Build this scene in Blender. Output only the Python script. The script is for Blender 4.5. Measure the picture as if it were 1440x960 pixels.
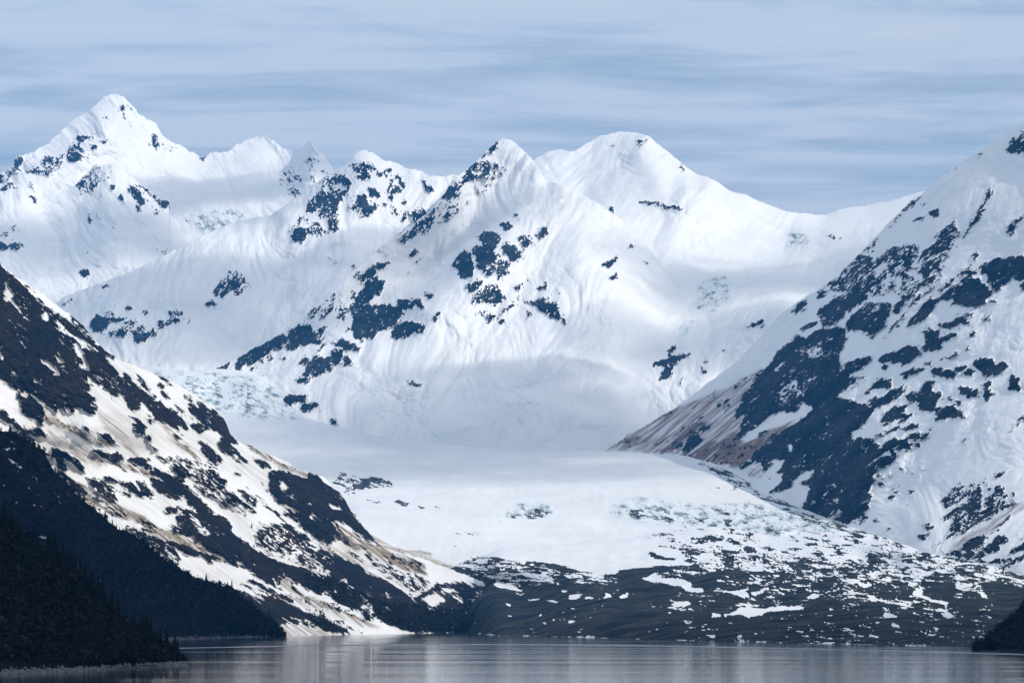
import bpy, math, random
import numpy as np
from mathutils import Vector

random.seed(7)
RNG = np.random.default_rng(11)
sc = bpy.context.scene
for o in list(bpy.data.objects):
    bpy.data.objects.remove(o)
C = sc.collection

# ------------------------------------------------------------------ camera
F = 3387.0            # focal length in photo pixels (1440 wide)
HZ = 876.0            # row of the true horizon
CH = 25.0             # camera height above the water
cam = bpy.data.cameras.new('camera')
cam.sensor_width = 36.0
cam.lens = F / 1440 * 36
cam.shift_y = (HZ - 480) / 1440
cam.clip_start = 1.0
cam.clip_end = 200000
co = bpy.data.objects.new('camera', cam)
co.location = (0, 0, CH)
co.rotation_euler = (math.radians(90), 0, 0)
C.objects.link(co)
sc.camera = co

# ------------------------------------------------------------------ light
SUN = Vector((0.68, -0.45, 0.58)).normalized()
SUN_EL = math.asin(SUN.z)
SUN_AZ = math.atan2(SUN.x, SUN.y)
sun = bpy.data.lights.new('sun', 'SUN')
sun.energy = 3.45
sun.angle = math.radians(0.53)
sun.color = (1.0, 0.93, 0.825)
so = bpy.data.objects.new('sun', sun)
so.rotation_euler = SUN.to_track_quat('Z', 'Y').to_euler()
so.location = (3000, -2000, 9000)
C.objects.link(so)

world = bpy.data.worlds.new('World')
sc.world = world
world.use_nodes = True
nt = world.node_tree
for n in list(nt.nodes):
    nt.nodes.remove(n)


def nodes_of(tree):
    def N(kind, ins=None, **kw):
        n = tree.nodes.new(kind)
        for k, v in kw.items():
            setattr(n, k, v)
        for k, v in (ins or {}).items():
            s = n.inputs[k]
            if isinstance(v, bpy.types.NodeSocket):
                tree.links.new(v, s)
            else:
                s.default_value = v
        return n
    return N


N = nodes_of(nt)
sky = N('ShaderNodeTexSky', sky_type='NISHITA', sun_disc=False, sun_elevation=SUN_EL, sun_rotation=SUN_AZ,
        altitude=0, air_density=1.0, dust_density=0.6, ozone_density=2.0)
tc = N('ShaderNodeTexCoord')
sp = N('ShaderNodeSeparateXYZ', {0: tc.outputs['Generated']})
den = N('ShaderNodeMath', {0: sp.outputs['Z'], 1: 0.05}, operation='ADD')
dmx = N('ShaderNodeMath', {0: den.outputs[0], 1: 0.03}, operation='MAXIMUM')
cx = N('ShaderNodeMath', {0: sp.outputs['X'], 1: dmx.outputs[0]}, operation='DIVIDE')
cy = N('ShaderNodeMath', {0: sp.outputs['Y'], 1: dmx.outputs[0]}, operation='DIVIDE')
cv = N('ShaderNodeCombineXYZ', {'X': cx.outputs[0], 'Y': cy.outputs[0]})
mp = N('ShaderNodeMapping', {'Vector': cv.outputs[0], 'Scale': (1.6, 4.6, 1), 'Location': (5.2, 2.9, 0), 'Rotation': (0, 0, 0.06)})
n1 = N('ShaderNodeTexNoise', {'Vector': mp.outputs[0], 'Scale': 1.0, 'Detail': 7.0, 'Roughness': 0.62, 'Distortion': 0.3})
r1 = N('ShaderNodeValToRGB', {0: n1.outputs['Fac']})
r1.color_ramp.elements[0].position = 0.33
r1.color_ramp.elements[0].color = (0.0, 0.0, 0.0, 1)
r1.color_ramp.elements[1].position = 0.66
r1.color_ramp.elements[1].color = (1, 1, 1, 1)
thick = N('ShaderNodeMapRange', {'Value': sp.outputs['Z'], 'From Min': 0.1, 'From Max': 0.26, 'To Min': 0.35, 'To Max': 0.72})
fac0 = N('ShaderNodeMath', {0: r1.outputs[0], 1: 0.62}, operation='MULTIPLY')
fac = N('ShaderNodeMath', {0: fac0.outputs[0], 1: thick.outputs[0]}, operation='ADD', use_clamp=True)
cloudc = N('ShaderNodeMix', {0: r1.outputs[0], 6: (7.5, 9.1, 11.2, 1), 7: (9.0, 9.9, 11.2, 1)}, data_type='RGBA')
mix = N('ShaderNodeMix', {0: fac.outputs[0], 6: sky.outputs[0], 7: cloudc.outputs[2]}, data_type='RGBA')
bg = N('ShaderNodeBackground', {'Color': mix.outputs[2], 'Strength': 0.082})
out = N('ShaderNodeOutputWorld', {'Surface': bg.outputs[0]})

vs = sc.view_settings
vs.view_transform = 'Standard'
vs.look = 'None'
vs.exposure = 0.0
vs.gamma = 1.0
vs.use_curve_mapping = False
sc.cycles.use_denoising = True
sc.cycles.max_bounces = 6
sc.cycles.volume_bounces = 0
sc.cycles.transparent_max_bounces = 24
sc.cycles.caustics_reflective = False
sc.cycles.caustics_refractive = False


def tag(o, label=None, cat=None, group=None, kind=None):
    for k, v in (('label', label), ('category', cat), ('group', group), ('kind', kind)):
        if v:
            o[k] = v
    return o

# ------------------------------------------------------------------ materials


def new_mat(name):
    m = bpy.data.materials.new(name)
    m.use_nodes = True
    t = m.node_tree
    for n in list(t.nodes):
        t.nodes.remove(n)
    return m, nodes_of(t)


def ground_mat(name, rock_a, rock_b, dirt_a, dirt_b, fine=0.05, bump=1.0, snow=(0.82, 0.82, 0.825), rimg=1.0):
    """snow, rock, debris-stained snow and bare glacier ice, chosen by the surface masks stored on the mesh"""
    m, N = new_mat(name)
    at = N('ShaderNodeAttribute', attribute_name='mask')
    s = N('ShaderNodeSeparateColor', {0: at.outputs['Color']})
    tc = N('ShaderNodeTexCoord')
    na = N('ShaderNodeTexNoise', {'Vector': tc.outputs['Object'], 'Scale': fine, 'Detail': 5.0, 'Roughness': 0.65})
    nb = N('ShaderNodeTexNoise', {'Vector': tc.outputs['Object'], 'Scale': fine * 0.12, 'Detail': 4.0, 'Roughness': 0.6})
    k = N('ShaderNodeMath', {0: na.outputs['Fac'], 1: 0.5}, operation='SUBTRACT')
    ro = N('ShaderNodeMath', {0: k.outputs[0], 1: 0.55, 2: s.outputs[0]}, operation='MULTIPLY_ADD')
    rf = N('ShaderNodeMapRange', {'Value': ro.outputs[0], 'From Min': 0.43, 'From Max': 0.57}, interpolation_type='SMOOTHSTEP')
    rb = N('ShaderNodeMapRange', {'Value': nb.outputs['Fac'], 'From Min': 0.38, 'From Max': 0.64})
    rc = N('ShaderNodeMix', {0: rb.outputs[0], 6: (*rock_a, 1), 7: (*rock_b, 1)}, data_type='RGBA')
    rv = N('ShaderNodeMapRange', {'Value': na.outputs['Fac'], 'From Min': 0.3, 'From Max': 0.7, 'To Min': 0.3, 'To Max': 2.0})
    rc2 = N('ShaderNodeVectorMath', {0: rc.outputs[2], 3: rv.outputs[0]}, operation='SCALE')
    dc = N('ShaderNodeMix', {0: rb.outputs[0], 6: (*dirt_a, 1), 7: (*dirt_b, 1)}, data_type='RGBA')
    sv = N('ShaderNodeMapRange', {'Value': nb.outputs['Fac'], 'From Min': 0.3, 'From Max': 0.7, 'To Min': 0.94, 'To Max': 1.03})
    sn = N('ShaderNodeVectorMath', {0: snow, 3: sv.outputs[0]}, operation='SCALE')
    c1 = N('ShaderNodeMix', {0: s.outputs[1], 6: sn.outputs[0], 7: dc.outputs[2]}, data_type='RGBA')
    icec = N('ShaderNodeMix', {0: at.outputs['Alpha'], 6: (0.76, 0.80, 0.81, 1), 7: (0.10, 0.15, 0.17, 1)}, data_type='RGBA')
    c2 = N('ShaderNodeMix', {0: s.outputs[2], 6: c1.outputs[2], 7: icec.outputs[2]}, data_type='RGBA')
    c3 = N('ShaderNodeMix', {0: rf.outputs[0], 6: c2.outputs[2], 7: rc2.outputs[0]}, data_type='RGBA')
    bd = N('ShaderNodeMapRange', {'Value': rf.outputs[0], 'To Min': 2.2 * bump, 'To Max': 16.0 * bump})
    bp = N('ShaderNodeBump', {'Height': na.outputs['Fac'], 'Distance': bd.outputs[0], 'Strength': 0.8})
    rr = N('ShaderNodeMapRange', {'Value': rf.outputs[0], 'To Min': 0.75, 'To Max': 0.95})
    p = N('ShaderNodeBsdfPrincipled', {'Base Color': c3.outputs[2], 'Roughness': rr.outputs[0], 'Normal': bp.outputs[0],
                                       'Specular IOR Level': 0.05})
    N('ShaderNodeOutputMaterial', {'Surface': p.outputs[0]})
    return m


def plain_mat(name, col_a, col_b, scale=0.3, rough=0.9, bump=0.0):
    m, N = new_mat(name)
    tc = N('ShaderNodeTexCoord')
    n = N('ShaderNodeTexNoise', {'Vector': tc.outputs['Object'], 'Scale': scale, 'Detail': 5.0, 'Roughness': 0.65})
    r = N('ShaderNodeMapRange', {'Value': n.outputs['Fac'], 'From Min': 0.35, 'From Max': 0.65})
    c = N('ShaderNodeMix', {0: r.outputs[0], 6: (*col_a, 1), 7: (*col_b, 1)}, data_type='RGBA')
    p = N('ShaderNodeBsdfPrincipled', {'Base Color': c.outputs[2], 'Roughness': rough, 'Specular IOR Level': 0.2})
    if bump:
        b = N('ShaderNodeBump', {'Height': n.outputs['Fac'], 'Distance': bump})
        m.node_tree.links.new(b.outputs[0], p.inputs['Normal'])
    N('ShaderNodeOutputMaterial', {'Surface': p.outputs[0]})
    return m


NAVY = (0.003, 0.008, 0.016)
M_far = ground_mat('alpine_snow_and_rock', (0.005, 0.012, 0.022), (0.030, 0.038, 0.052), (0.42, 0.36, 0.34), (0.30, 0.26, 0.26), 0.03, 1.3)
M_right = ground_mat('right_slope_snow_and_rock', NAVY, (0.028, 0.028, 0.034), (0.26, 0.18, 0.145), (0.15, 0.105, 0.09), 0.045)
M_left = ground_mat('left_slope_snow_and_rock', (0.007, 0.009, 0.014), (0.020, 0.016, 0.015), (0.31, 0.25, 0.18), (0.19, 0.155, 0.115), 0.06, snow=(0.80, 0.788, 0.77))
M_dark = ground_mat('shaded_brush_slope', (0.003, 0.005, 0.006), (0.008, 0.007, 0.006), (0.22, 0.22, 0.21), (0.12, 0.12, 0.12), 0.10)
M_mor = ground_mat('moraine_debris', (0.008, 0.014, 0.022), (0.050, 0.055, 0.052), (0.14, 0.14, 0.13), (0.09, 0.09, 0.085), 0.12)
M_ice = ground_mat('glacier_surface', (0.035, 0.045, 0.055), (0.06, 0.065, 0.07), (0.52, 0.45, 0.36), (0.40, 0.34, 0.27), 0.04)
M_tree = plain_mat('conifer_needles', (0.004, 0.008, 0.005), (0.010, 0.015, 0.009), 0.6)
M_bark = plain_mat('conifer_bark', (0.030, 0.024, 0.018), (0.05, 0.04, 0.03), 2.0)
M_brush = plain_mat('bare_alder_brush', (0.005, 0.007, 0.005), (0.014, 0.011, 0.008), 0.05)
M_stone = plain_mat('shore_stone', (0.06, 0.06, 0.065), (0.20, 0.20, 0.20), 0.5, 0.9, 0.2)

TRACE = """
L C
T 0 360 4
R -400,-500 0,40 40,98 130,160 155,205 200,250 235,285 240,325 290,345 330,385 390,430 440,470 500,520 560,545 600,575 640,625 655,655 720,725 790,765 860,805 940,850 1010,890 1060,950 1060,970 1000,965 920,930 880,925 850,865 790,815 790,868 740,860 700,790 665,772 655,805 610,770 580,740 540,730 500,680 488,690 510,740 500,760 540,800 540,850 525,895 480,870 450,838 425,850 400,880 380,888 340,850 320,870 330,920 300,905 250,890 240,960 200,920 120,880 110,850 135,830 105,790 100,745 0,688 -400,400
S 40,125 52,145 60,190 92,215 65,225 80,258 108,290 128,340 108,318 75,275 55,250 30,245 18,190
S 228,328 262,330 320,390 400,440 462,490 505,530 470,515 400,462 330,400 270,345 264,378
R 205,235 300,305 380,365 440,415 500,465 560,498 648,565 645,580 600,560 560,540 500,500 440,450 340,375 265,310
R 395,322 440,342 478,385 495,428 545,478 525,480 470,432 440,400 395,350 412,345
RL 8 150,170 195,190
S 325,458 340,460 362,495 345,485
S 185,528 250,580 320,640 333,668 322,680 290,635 240,590 200,550
d 300,552 335,555 380,608 350,590 355,620 372,655 340,610
S 408,500 425,498 470,545 490,580 505,620 500,650 480,640 440,622 462,610 470,585 430,535
S 150,668 200,695 248,722 195,708
S 340,742 365,785 380,835 400,888 385,880 365,830
S 180,745 215,790 250,835 300,870 330,905 300,900 260,870 225,820
S 0,485 25,505 20,518 0,505
S 0,545 22,560 15,575 0,565
SL 6 158,612 163,640
SL 7 305,700 315,730
d 95,738 130,755 170,790 130,780
d 240,860 300,880 380,960 300,960 250,920
R 760,672 800,700 830,730 850,765 830,750 790,715
R 690,655 740,690 780,735 840,765 900,810 925,835 880,820 820,795 760,755 710,710
R 895,672 930,690 985,725 940,712 910,695
R 895,715 915,720 940,745 905,742
R 908,760 930,770 945,798 920,790
R 978,830 1010,845 1050,885 1015,875
R 1035,765 1080,800 1100,820 1140,825 1160,850 1230,885 1270,920 1300,965 1290,1000 1230,960 1180,960 1130,930 1105,900 1070,870 1060,840 1085,835 1080,810 1045,800
S 1165,870 1195,880 1215,905 1190,895
S 1080,820 1105,825 1140,850 1105,850
T 0 560 4
R 820,95 880,100 1000,100 1060,160 1045,185 1000,170 960,155 935,125 920,150 890,120 840,80
R 1060,30 1150,60 1230,85 1280,120 1300,180 1340,235 1330,250 1270,225 1210,190 1160,150 1120,120 1080,90 1060,60
R 1085,140 1120,135 1165,165 1160,185 1130,195 1095,180
R 1115,235 1165,255 1205,285 1245,325 1255,355 1205,362 1165,320 1130,280
R 1240,210 1285,235 1300,275 1340,300 1395,345 1390,370 1345,355 1290,325 1240,300 1225,270
S 1310,310 1340,318 1338,335 1318,330
R 1180,375 1210,378 1235,410 1250,450 1268,470 1255,490 1225,500 1215,540 1195,545 1160,500 1145,465 1148,395
R 735,92 775,110 800,140 825,165 810,205 775,205 745,180 740,150 770,150
R 825,205 850,210 858,232 835,230
RL 14 835,255 880,290
R 830,105 855,120 862,138 840,130
R 955,180 1000,195 1028,220 1010,228 985,215
RL 5 870,305 930,345
R 720,280 770,295 820,340 860,390 830,400 770,380 720,345 722,335 770,325
R 560,200 600,205 640,235 675,262 640,250 600,232
R 468,155 500,170 525,195 495,185
R 485,290 540,290 600,310 650,325 690,350 640,350 580,335 570,350 520,330
R 635,300 660,305 695,345 680,350 650,330
R 955,368 1000,385 1050,410 1045,430 1050,452 1025,468 1000,430
R 835,410 870,398 920,410 960,430 1010,465 1055,500 1100,545 1130,575 1180,620 1230,670 1270,680 1312,720 1300,740 1270,735 1290,765 1250,760 1330,790 1430,845 1500,880 1560,930 1640,980 1640,1040 1500,1030 1380,960 1280,890 1180,850 1120,790 1060,760 1000,715 1000,680 1060,670 1030,650 1100,660 1120,640 1080,600 1050,580 1020,560 980,560 900,520 860,480 840,445 900,455 880,435
S 1020,540 1060,565 1062,590 1040,575
S 1220,700 1245,715 1250,735 1230,725
6 1000,650 1080,640 1120,700 1180,740 1190,770 1060,760 1000,715
R 585,440 640,440 672,460 665,475 630,468 600,465
R 685,468 730,475 770,500 800,520 795,535 810,560 770,540 730,520 705,500
R 670,515 700,520 730,548 700,540
R 745,450 800,475 860,540 870,560 820,530 780,480
R 930,615 970,612 1000,635 985,655 950,645 930,635
R 970,600 1030,625 1120,640 1150,680 1180,690 1150,705 1100,665 1040,645
7 480,440 540,450 600,480 650,520 660,575 620,560 560,540 520,500
R 280,285 330,285 400,320 450,365 490,415 450,400 400,370 345,345 375,385 380,410 330,395 310,350
S 345,345 400,375 440,420 500,450 530,510 480,490 420,440 380,400
8 205,260 250,290 275,330 240,300
R 170,160 220,175 258,215 250,225 210,205
R 0,62 60,110 100,150 150,200 210,245 190,250 120,200 60,140 0,110
R 110,145 160,170 200,200 150,190
R 10,120 60,140 40,145
R 130,20 200,20 250,40 250,100 230,130 170,85 120,60
D 230,80 300,105 400,155 480,200 560,230 640,260 660,275 600,268 480,230 380,180 270,130
D 620,345 700,360 800,405 900,430 830,440 740,410 650,375
D 370,430 480,495 620,570 680,605 780,660 900,720 1000,755 1100,800 1200,850 1300,900 1430,950 1430,970 1290,920 1180,875 1050,850 900,790 800,720 640,650 520,600 420,540 400,500
d 260,180 400,230 520,290 600,370 560,400 420,340 300,250
d 540,60 620,110 700,190 740,260 800,330 760,320 650,230 560,130
d 900,100 1000,220 1120,330 1080,340 960,240
D 980,240 1060,280 1140,350 1090,330
R 330,410 380,440 440,490 500,545 480,540 400,485 350,440
R 500,540 540,555 575,585 540,570
R 590,595 620,620 600,608
7 710,720 770,740 830,730 900,780 960,820 1000,880 1020,920 960,920 900,860 830,830 760,780
S 705,740 760,760 815,820 770,800 720,760
R 940,800 1020,820 1100,850 1180,880 1260,900 1180,920 1080,890 1000,850
S 1080,875 1140,890 1180,912 1120,905
R 950,720 1010,740 1060,765 1000,755
T 240 560 4
4 -20,330 260,360 300,500 480,640 400,640 240,560 60,400
RL 9 300,525 400,600
RL 9 390,520 480,600
RL 11 395,510 580,640
RL 11 480,535 620,660
RL 13 500,470 600,570 680,650
RL 8 145,500 220,550 300,600
RL 7 340,535 460,620
R 370,425 395,445 388,450 365,435
R 415,485 440,498 425,500
R 465,338 520,350 570,395 565,405 510,380
R 530,310 600,350 640,380 600,370 540,335
D 380,225 500,290 600,355 700,395 780,430 760,440 640,400 520,330 420,265
R 550,415 610,395 700,440 770,450 780,420 830,430 870,480 930,515 980,560 1010,630 1060,680 1110,740 1150,800 1180,830 1120,800 1060,760 1000,720 920,680 890,670 930,720 940,760 1010,825 960,815 910,790 900,820 840,790 760,720 700,670 640,610 600,560 545,500 555,460
S 622,465 645,475 662,495 645,518 622,500
S 765,580 800,600 780,600
S 885,580 930,595 980,618 935,620 900,630
S 680,535 700,540 685,548
S 782,650 800,660 795,672
D 605,575 680,610 745,650 700,650 640,620
5 480,770 500,700 560,700 640,700 720,740 800,790 900,840 900,960 760,930 640,860 560,850 490,820
RL 12 600,660 690,750 760,800
RL 10 640,640 780,740
R 490,765 560,790 600,840 560,820 500,790
R 700,810 760,830 800,890 850,960 790,960 720,880
R 840,820 900,850 1000,900 1060,940 1080,980 1000,980 880,960 830,880
R 560,700 600,720 640,750 600,740
S 915,785 960,800 1000,820 985,830 930,800
d 780,780 860,810 960,860 1080,900 1200,950 1100,960 960,900 860,850
D 900,675 960,720 1040,770 1130,820 1240,870 1340,920 1440,960 1440,990 1300,960 1160,910 1050,860 960,790
D 1130,810 1300,880 1440,930 1440,960 1250,905
4 1000,860 1080,850 1140,880 1200,920 1300,960 1200,980 1080,920
T 300 700 4
R 1440,485 1500,492 1600,505 1740,535 1740,570 1560,640 1440,760
R -20,80 60,110 110,190 200,260 330,320 420,370 600,400 660,430 680,320 700,330 780,370 880,420 1000,480 1100,540 1200,600 1260,640 1340,680 1410,740 1410,770 1170,765 1000,710 860,650 750,610 640,560 560,520 480,480 330,430 200,370 100,320 -20,260
5 250,200 330,180 440,200 520,270 620,340 660,410 560,390 440,350 300,280
SL 12 200,260 300,320 420,370 520,390 640,420
SL 7 380,310 480,350
SL 9 520,340 600,395
SL 9 620,330 665,370
SL 8 430,250 540,330
S 720,440 755,455 755,475 725,465
S 645,510 700,525 680,532
S 970,520 995,545 990,560 975,550
SL 7 945,605 985,625
8 820,600 900,600 950,650 920,680 850,670
R -20,250 60,290 160,340 240,390 330,440 440,500 560,570 700,620 640,600 500,540 360,480 200,400 80,350
D 0,280 90,330 180,380 160,375 60,330
D 330,430 420,445 470,470 450,490 380,470
D 270,420 420,490 560,560 700,620 850,680 960,730 900,725 740,660 580,590 400,500
RL 9 200,460 320,520 440,580
S -20,395 60,430 200,480 330,540 440,590 560,620 680,660 820,700 960,725 1170,765 1060,768 960,765 800,760 640,690 500,620 400,560 250,520 120,480 -20,440
d 300,500 450,560 600,600 800,680 960,730 840,725 640,650 480,590
RL 7 160,485 260,520 400,570
RL 7 520,620 700,690 830,755
RL 6 300,470 440,540 560,590
R 30,480 120,500 260,540 400,580 520,640 660,700 780,755 690,755 560,720 440,700 330,710 200,640 60,560
S 60,440 140,490 300,565 240,560 120,500 40,470
d 400,645 480,670 600,720 700,750 610,730 500,700
d 480,660 560,690 620,720 540,700
RL 5 350,560 440,590
d 340,710 480,710 620,745 780,765 400,790 380,740
4 900,380 1000,370 1100,410 1200,460 1240,490 1130,520 1000,450
R 1260,480 1400,480 1440,480 1440,800 1410,740 1340,680 1260,640 1140,560 1180,530
S 1160,560 1200,550 1250,530 1310,560 1300,590 1220,600
S 1290,505 1380,520 1385,535 1310,525
S 1345,545 1400,560 1405,580 1380,572
5 540,400 700,440 600,450
L J
T 1080 160 4
9 1440,90 1400,130 1360,170 1345,210 1380,215 1420,210 1440,235 1600,240 1600,60
4 1100,290 1130,255 1180,230 1215,215 1190,245 1140,270
4 1020,330 1040,300 1055,310 1000,345 960,370
5 680,640 720,580 780,520 850,440 900,400 870,470 800,540 740,590
5 840,510 900,490 860,520
R 895,545 930,530 965,540 960,565 935,578 905,565
RL 14 820,610 865,580
5 440,870 470,810 540,760 620,700 600,760 540,800 480,860
8 1180,540 1205,508 1222,525 1212,548 1190,560
RL 9 1135,640 1190,570 1250,430
R 1115,655 1130,648 1130,668
R 1095,690 1115,670 1105,700
9 1345,660 1370,630 1395,625 1390,660 1365,680
3 1330,640 1440,570 1440,590 1380,625
8 960,670 1010,635 1050,590 1060,640 1090,660 1060,710 1010,760 960,770 900,800 860,850 830,870 830,820 890,760 940,720
3 940,780 1000,760 1080,690 1060,750 960,850 880,900
6 560,960 580,880 640,800 690,760 760,740 830,730 850,780 820,860 880,880 960,830 1000,880 960,960
5 440,960 480,920 540,900 580,870 560,960
R 1150,820 1170,780 1185,790 1180,820
5 1070,890 1140,850 1190,850 1180,900 1110,930 1080,960
R 1195,855 1240,835 1300,815 1370,805 1440,808 1600,820 1600,960 1440,940 1380,940 1375,890 1360,900 1360,940 1300,960 1260,960 1250,930 1195,890
T 1080 360 4
R 600,0 640,20 650,60 640,110 600,160 590,130 600,60
5 270,200 340,150 440,60 480,0 900,0 960,20 960,80 900,170 860,180 780,200 700,180 640,220 560,220 480,240 420,200 340,200 290,235
7 480,60 560,30 600,60 600,170 540,230 480,260 430,270 480,180
4 780,60 840,90 860,130 760,160 740,110
R 140,315 165,270 190,250 218,262 205,290 160,320
R 275,235 285,200 320,180 320,200 300,225
SL 25 780,90 830,95 850,130
R 285,330 330,270 390,230 450,210 500,220 540,200 560,220 500,270 460,310 420,340 360,380 320,400 290,370
5 360,260 400,245 420,280 400,300 370,295
R 470,340 500,300 560,270 620,260 690,270 700,310 690,350 650,400 620,420 600,440 560,460 560,420 490,420 440,420 450,380
7 500,290 560,260 680,250 690,290 560,330
S 600,350 625,335 620,360 585,372
4 570,390 610,385 605,405 575,405
R 700,280 740,240 780,250 790,270 750,290 730,320 710,310
SL 26 740,130 700,240 700,330 660,400 620,450
S 700,200 740,190 800,210 780,240 720,250 700,330 690,270 640,260
4 700,200 860,180 980,100 960,160 860,230 720,400 640,470 700,380 800,290
R 775,405 790,370 840,310 880,260 930,232 965,250 950,280 900,330 840,380
RL 6 870,200 700,400
RL 8 960,150 800,280
5 960,190 990,150 1030,120 1060,130 1020,180 980,200
6 920,100 980,80 1000,100 960,160 880,200 860,190
R 965,230 1000,200 1040,190 1050,170 1090,160 1130,120 1180,130 1220,150 1260,205 1225,250 1190,280 1130,290 1080,270 1030,280 1045,240 990,250
R 1195,55 1240,35 1300,15 1380,5 1440,10 1600,10 1600,140 1440,140 1380,135 1370,95 1360,130 1310,170 1275,195 1240,150 1230,130 1260,110 1195,95
R 1255,240 1280,240 1275,262
R 1425,180 1440,150 1600,150 1600,210 1440,205
R 1130,440 1160,422 1168,435 1140,448
RL 10 1220,355 1245,348
R 940,375 980,370 1030,360 1060,335 1110,340 1110,365 1145,375 1120,390 1060,385 1030,405 1000,405 960,395
R 870,440 850,430 900,395 960,415 965,440 920,450 970,460 1060,430 1065,455 1010,475 975,490 960,525 920,530 880,500 890,460
R 865,520 880,505 900,520 885,545
R 1065,405 1090,402 1085,412
R 1115,325 1140,322 1150,335
R 630,585 650,560 700,535 770,512 830,515 860,540 850,565 800,580 770,610 720,610 690,600 640,605
R 620,630 650,612 685,615 650,640
R 970,600 985,575 1060,538 1070,545 1020,575
RL 7 1110,530 1135,518
RL 7 870,600 920,608
R 740,658 800,640 860,628 870,640 800,665 770,690 750,705 760,670
R 910,660 930,630 960,630 1040,640 1090,660 1060,670 1050,695 1000,685 960,665
R 1055,640 1060,618 1120,612 1130,630 1090,645
R 1095,665 1130,640 1158,658 1130,672
R 1155,610 1180,580 1230,572 1280,595 1280,610 1330,590 1350,620 1320,660 1280,680 1260,650 1210,685 1200,640 1165,620
R 1350,612 1362,618 1350,628
R 1210,720 1225,705 1252,708 1245,730 1218,740
R 1065,735 1100,730 1150,745 1185,740 1175,785 1150,780 1130,797 1080,765
R 1208,760 1240,755 1285,770 1260,790 1235,815 1215,790
R 1348,745 1355,700 1380,650 1395,690 1420,690 1400,720 1430,745 1390,755
R 540,770 590,720 650,690 700,695 690,730 650,740 610,735 560,770 500,800
R 560,815 640,790 700,755 790,730 760,780 700,815 640,850 600,850
R 780,780 870,740 900,700 935,705 920,740 930,770 960,760 990,800 960,820 930,860 850,865 850,815 800,820
R 630,945 650,890 700,850 780,830 770,860 700,905 680,935
R 740,930 770,890 830,880 790,910 780,930
RL 7 690,905 760,890
R 930,870 960,845 1050,850 1090,870 1115,905 1090,910 1070,895 1030,915 970,925 935,910
RL 8 1010,795 1080,830
R 490,685 550,680 540,690
R 800,950 850,945 830,962 800,962
R 0,620 60,560 130,490 170,450 230,450 300,410 360,410 420,400 440,440 430,500 400,560 370,600 400,620 440,600 560,560 600,580 480,620 540,630 500,650 440,680 490,690 500,720 460,740 420,750 340,800 280,840 220,860 220,870 280,870 300,840 400,800 500,820 580,850 590,880 540,940 520,970 140,970 200,890 210,860 200,820 160,870 100,900 80,880 0,920 -60,960 -200,1000 -60,900 -60,720
R 180,430 200,380 280,360 270,385 210,410
S 180,450 220,410 310,380 280,410 230,460
4 150,560 150,520 220,490 280,450 300,450 280,490 310,550 240,560 180,570
S 440,540 500,500 560,450 570,470 520,530 480,560
S 360,680 400,640 440,600 430,620 380,675
5 20,820 100,700 130,680 150,740 120,780 40,850
S 0,650 60,600 105,595 60,640 0,700
S 30,830 110,770 160,760 130,800 60,850
S 60,700 100,705 90,720 50,725
D 60,960 130,910 200,850 230,870 200,910 130,960
S 0,950 80,900 180,850 200,820 215,850 150,900 70,960
S 285,885 310,860 370,840 320,880
R 540,0 600,0 560,60 540,80
3 0,620 10,640 130,540 100,520
T 1080 560 4
R -60,200 0,130 100,95 160,80 300,60 480,40 560,45 600,60 580,90 545,130 520,150 460,200 490,235 520,225 590,230 640,280 660,290 650,310 590,340 530,385 600,370 590,390 620,400 600,430 600,460 575,510 575,560 570,620 530,650 470,700 420,690 360,680 300,665 215,640 190,600 210,560 250,500 180,520 100,520 40,525 20,515 60,470 100,420 60,430 0,400 -60,350
D -30,235 60,170 130,120 200,70 220,90 170,150 80,200 0,250
S 0,140 70,100 180,60 200,20 215,50 130,110 0,190
S 225,180 280,155 275,170 235,185
S 145,225 165,195 175,210
S 95,280 130,245 135,275 120,300
S 40,320 90,280 60,305
S 0,360 50,335 100,345 80,390 30,440 0,430
S 55,540 150,480 200,430 270,395 270,410 250,440 180,490 240,480 230,520 210,570 130,560 70,545
S 0,470 100,420 60,490 10,510
S 315,430 335,425 375,455 395,465 380,495 350,490
S 300,535 320,532 335,545 315,550
S 370,580 400,565 395,585
d 340,675 390,620 430,630 400,670 370,685
S 520,585 570,545 560,570 530,592
R 590,360 640,330 700,330 700,350 680,370 640,390 600,380
R 640,280 650,240 700,225 740,235 780,225 800,280 770,295 710,285 730,345 710,340 680,290
RL 7 790,160 850,145
R 790,215 810,195 900,195 910,210 870,225 830,235 800,228
R 1090,230 1105,228 1110,245 1095,248
RL 9 905,178 925,180
RL 8 1040,295 1052,296
RL 9 820,250 850,270
RL 9 770,175 780,175
R 640,140 700,100 760,60 720,100 800,90 780,120 720,130 680,130 650,150
RL 8 610,215 680,180 740,160
R 840,380 885,395 870,398
RL 12 742,395 750,400
RL 10 800,415 812,418
RL 10 680,430 690,440
RL 10 630,440 642,440
RL 9 625,480 665,485
R 668,560 680,545 710,550 700,570 680,572
RL 6 700,490 725,540
RL 6 700,495 740,485
R 770,525 800,515 830,525 820,535
R 775,555 785,550 785,562
R 770,605 795,602 790,610
R 590,690 610,672 618,680
R 500,690 540,655 562,665 540,685
4 470,700 560,660 560,690 520,705
RL 8 675,735 690,733
4 980,570 1040,510 1100,470 1170,490 1160,540 1100,560 1060,600 1000,610
6 1000,570 1180,500 1310,490 1340,560 1400,590 1300,640 1180,700 1080,760 1000,785 1040,720 1040,640 1100,620 1150,560
RL 11 980,675 1060,635 1150,570
RL 9 1030,725 1160,620 1300,500
RL 13 1100,740 1260,640 1400,590
RL 9 1000,785 1180,700
RL 7 1280,440 1360,395
RL 6 1140,545 1230,460
2 1200,480 1330,560 1200,640
d 1000,860 1100,780 1250,700 1380,600 1440,580 1440,620 1300,720 1180,800 1080,850
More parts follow.
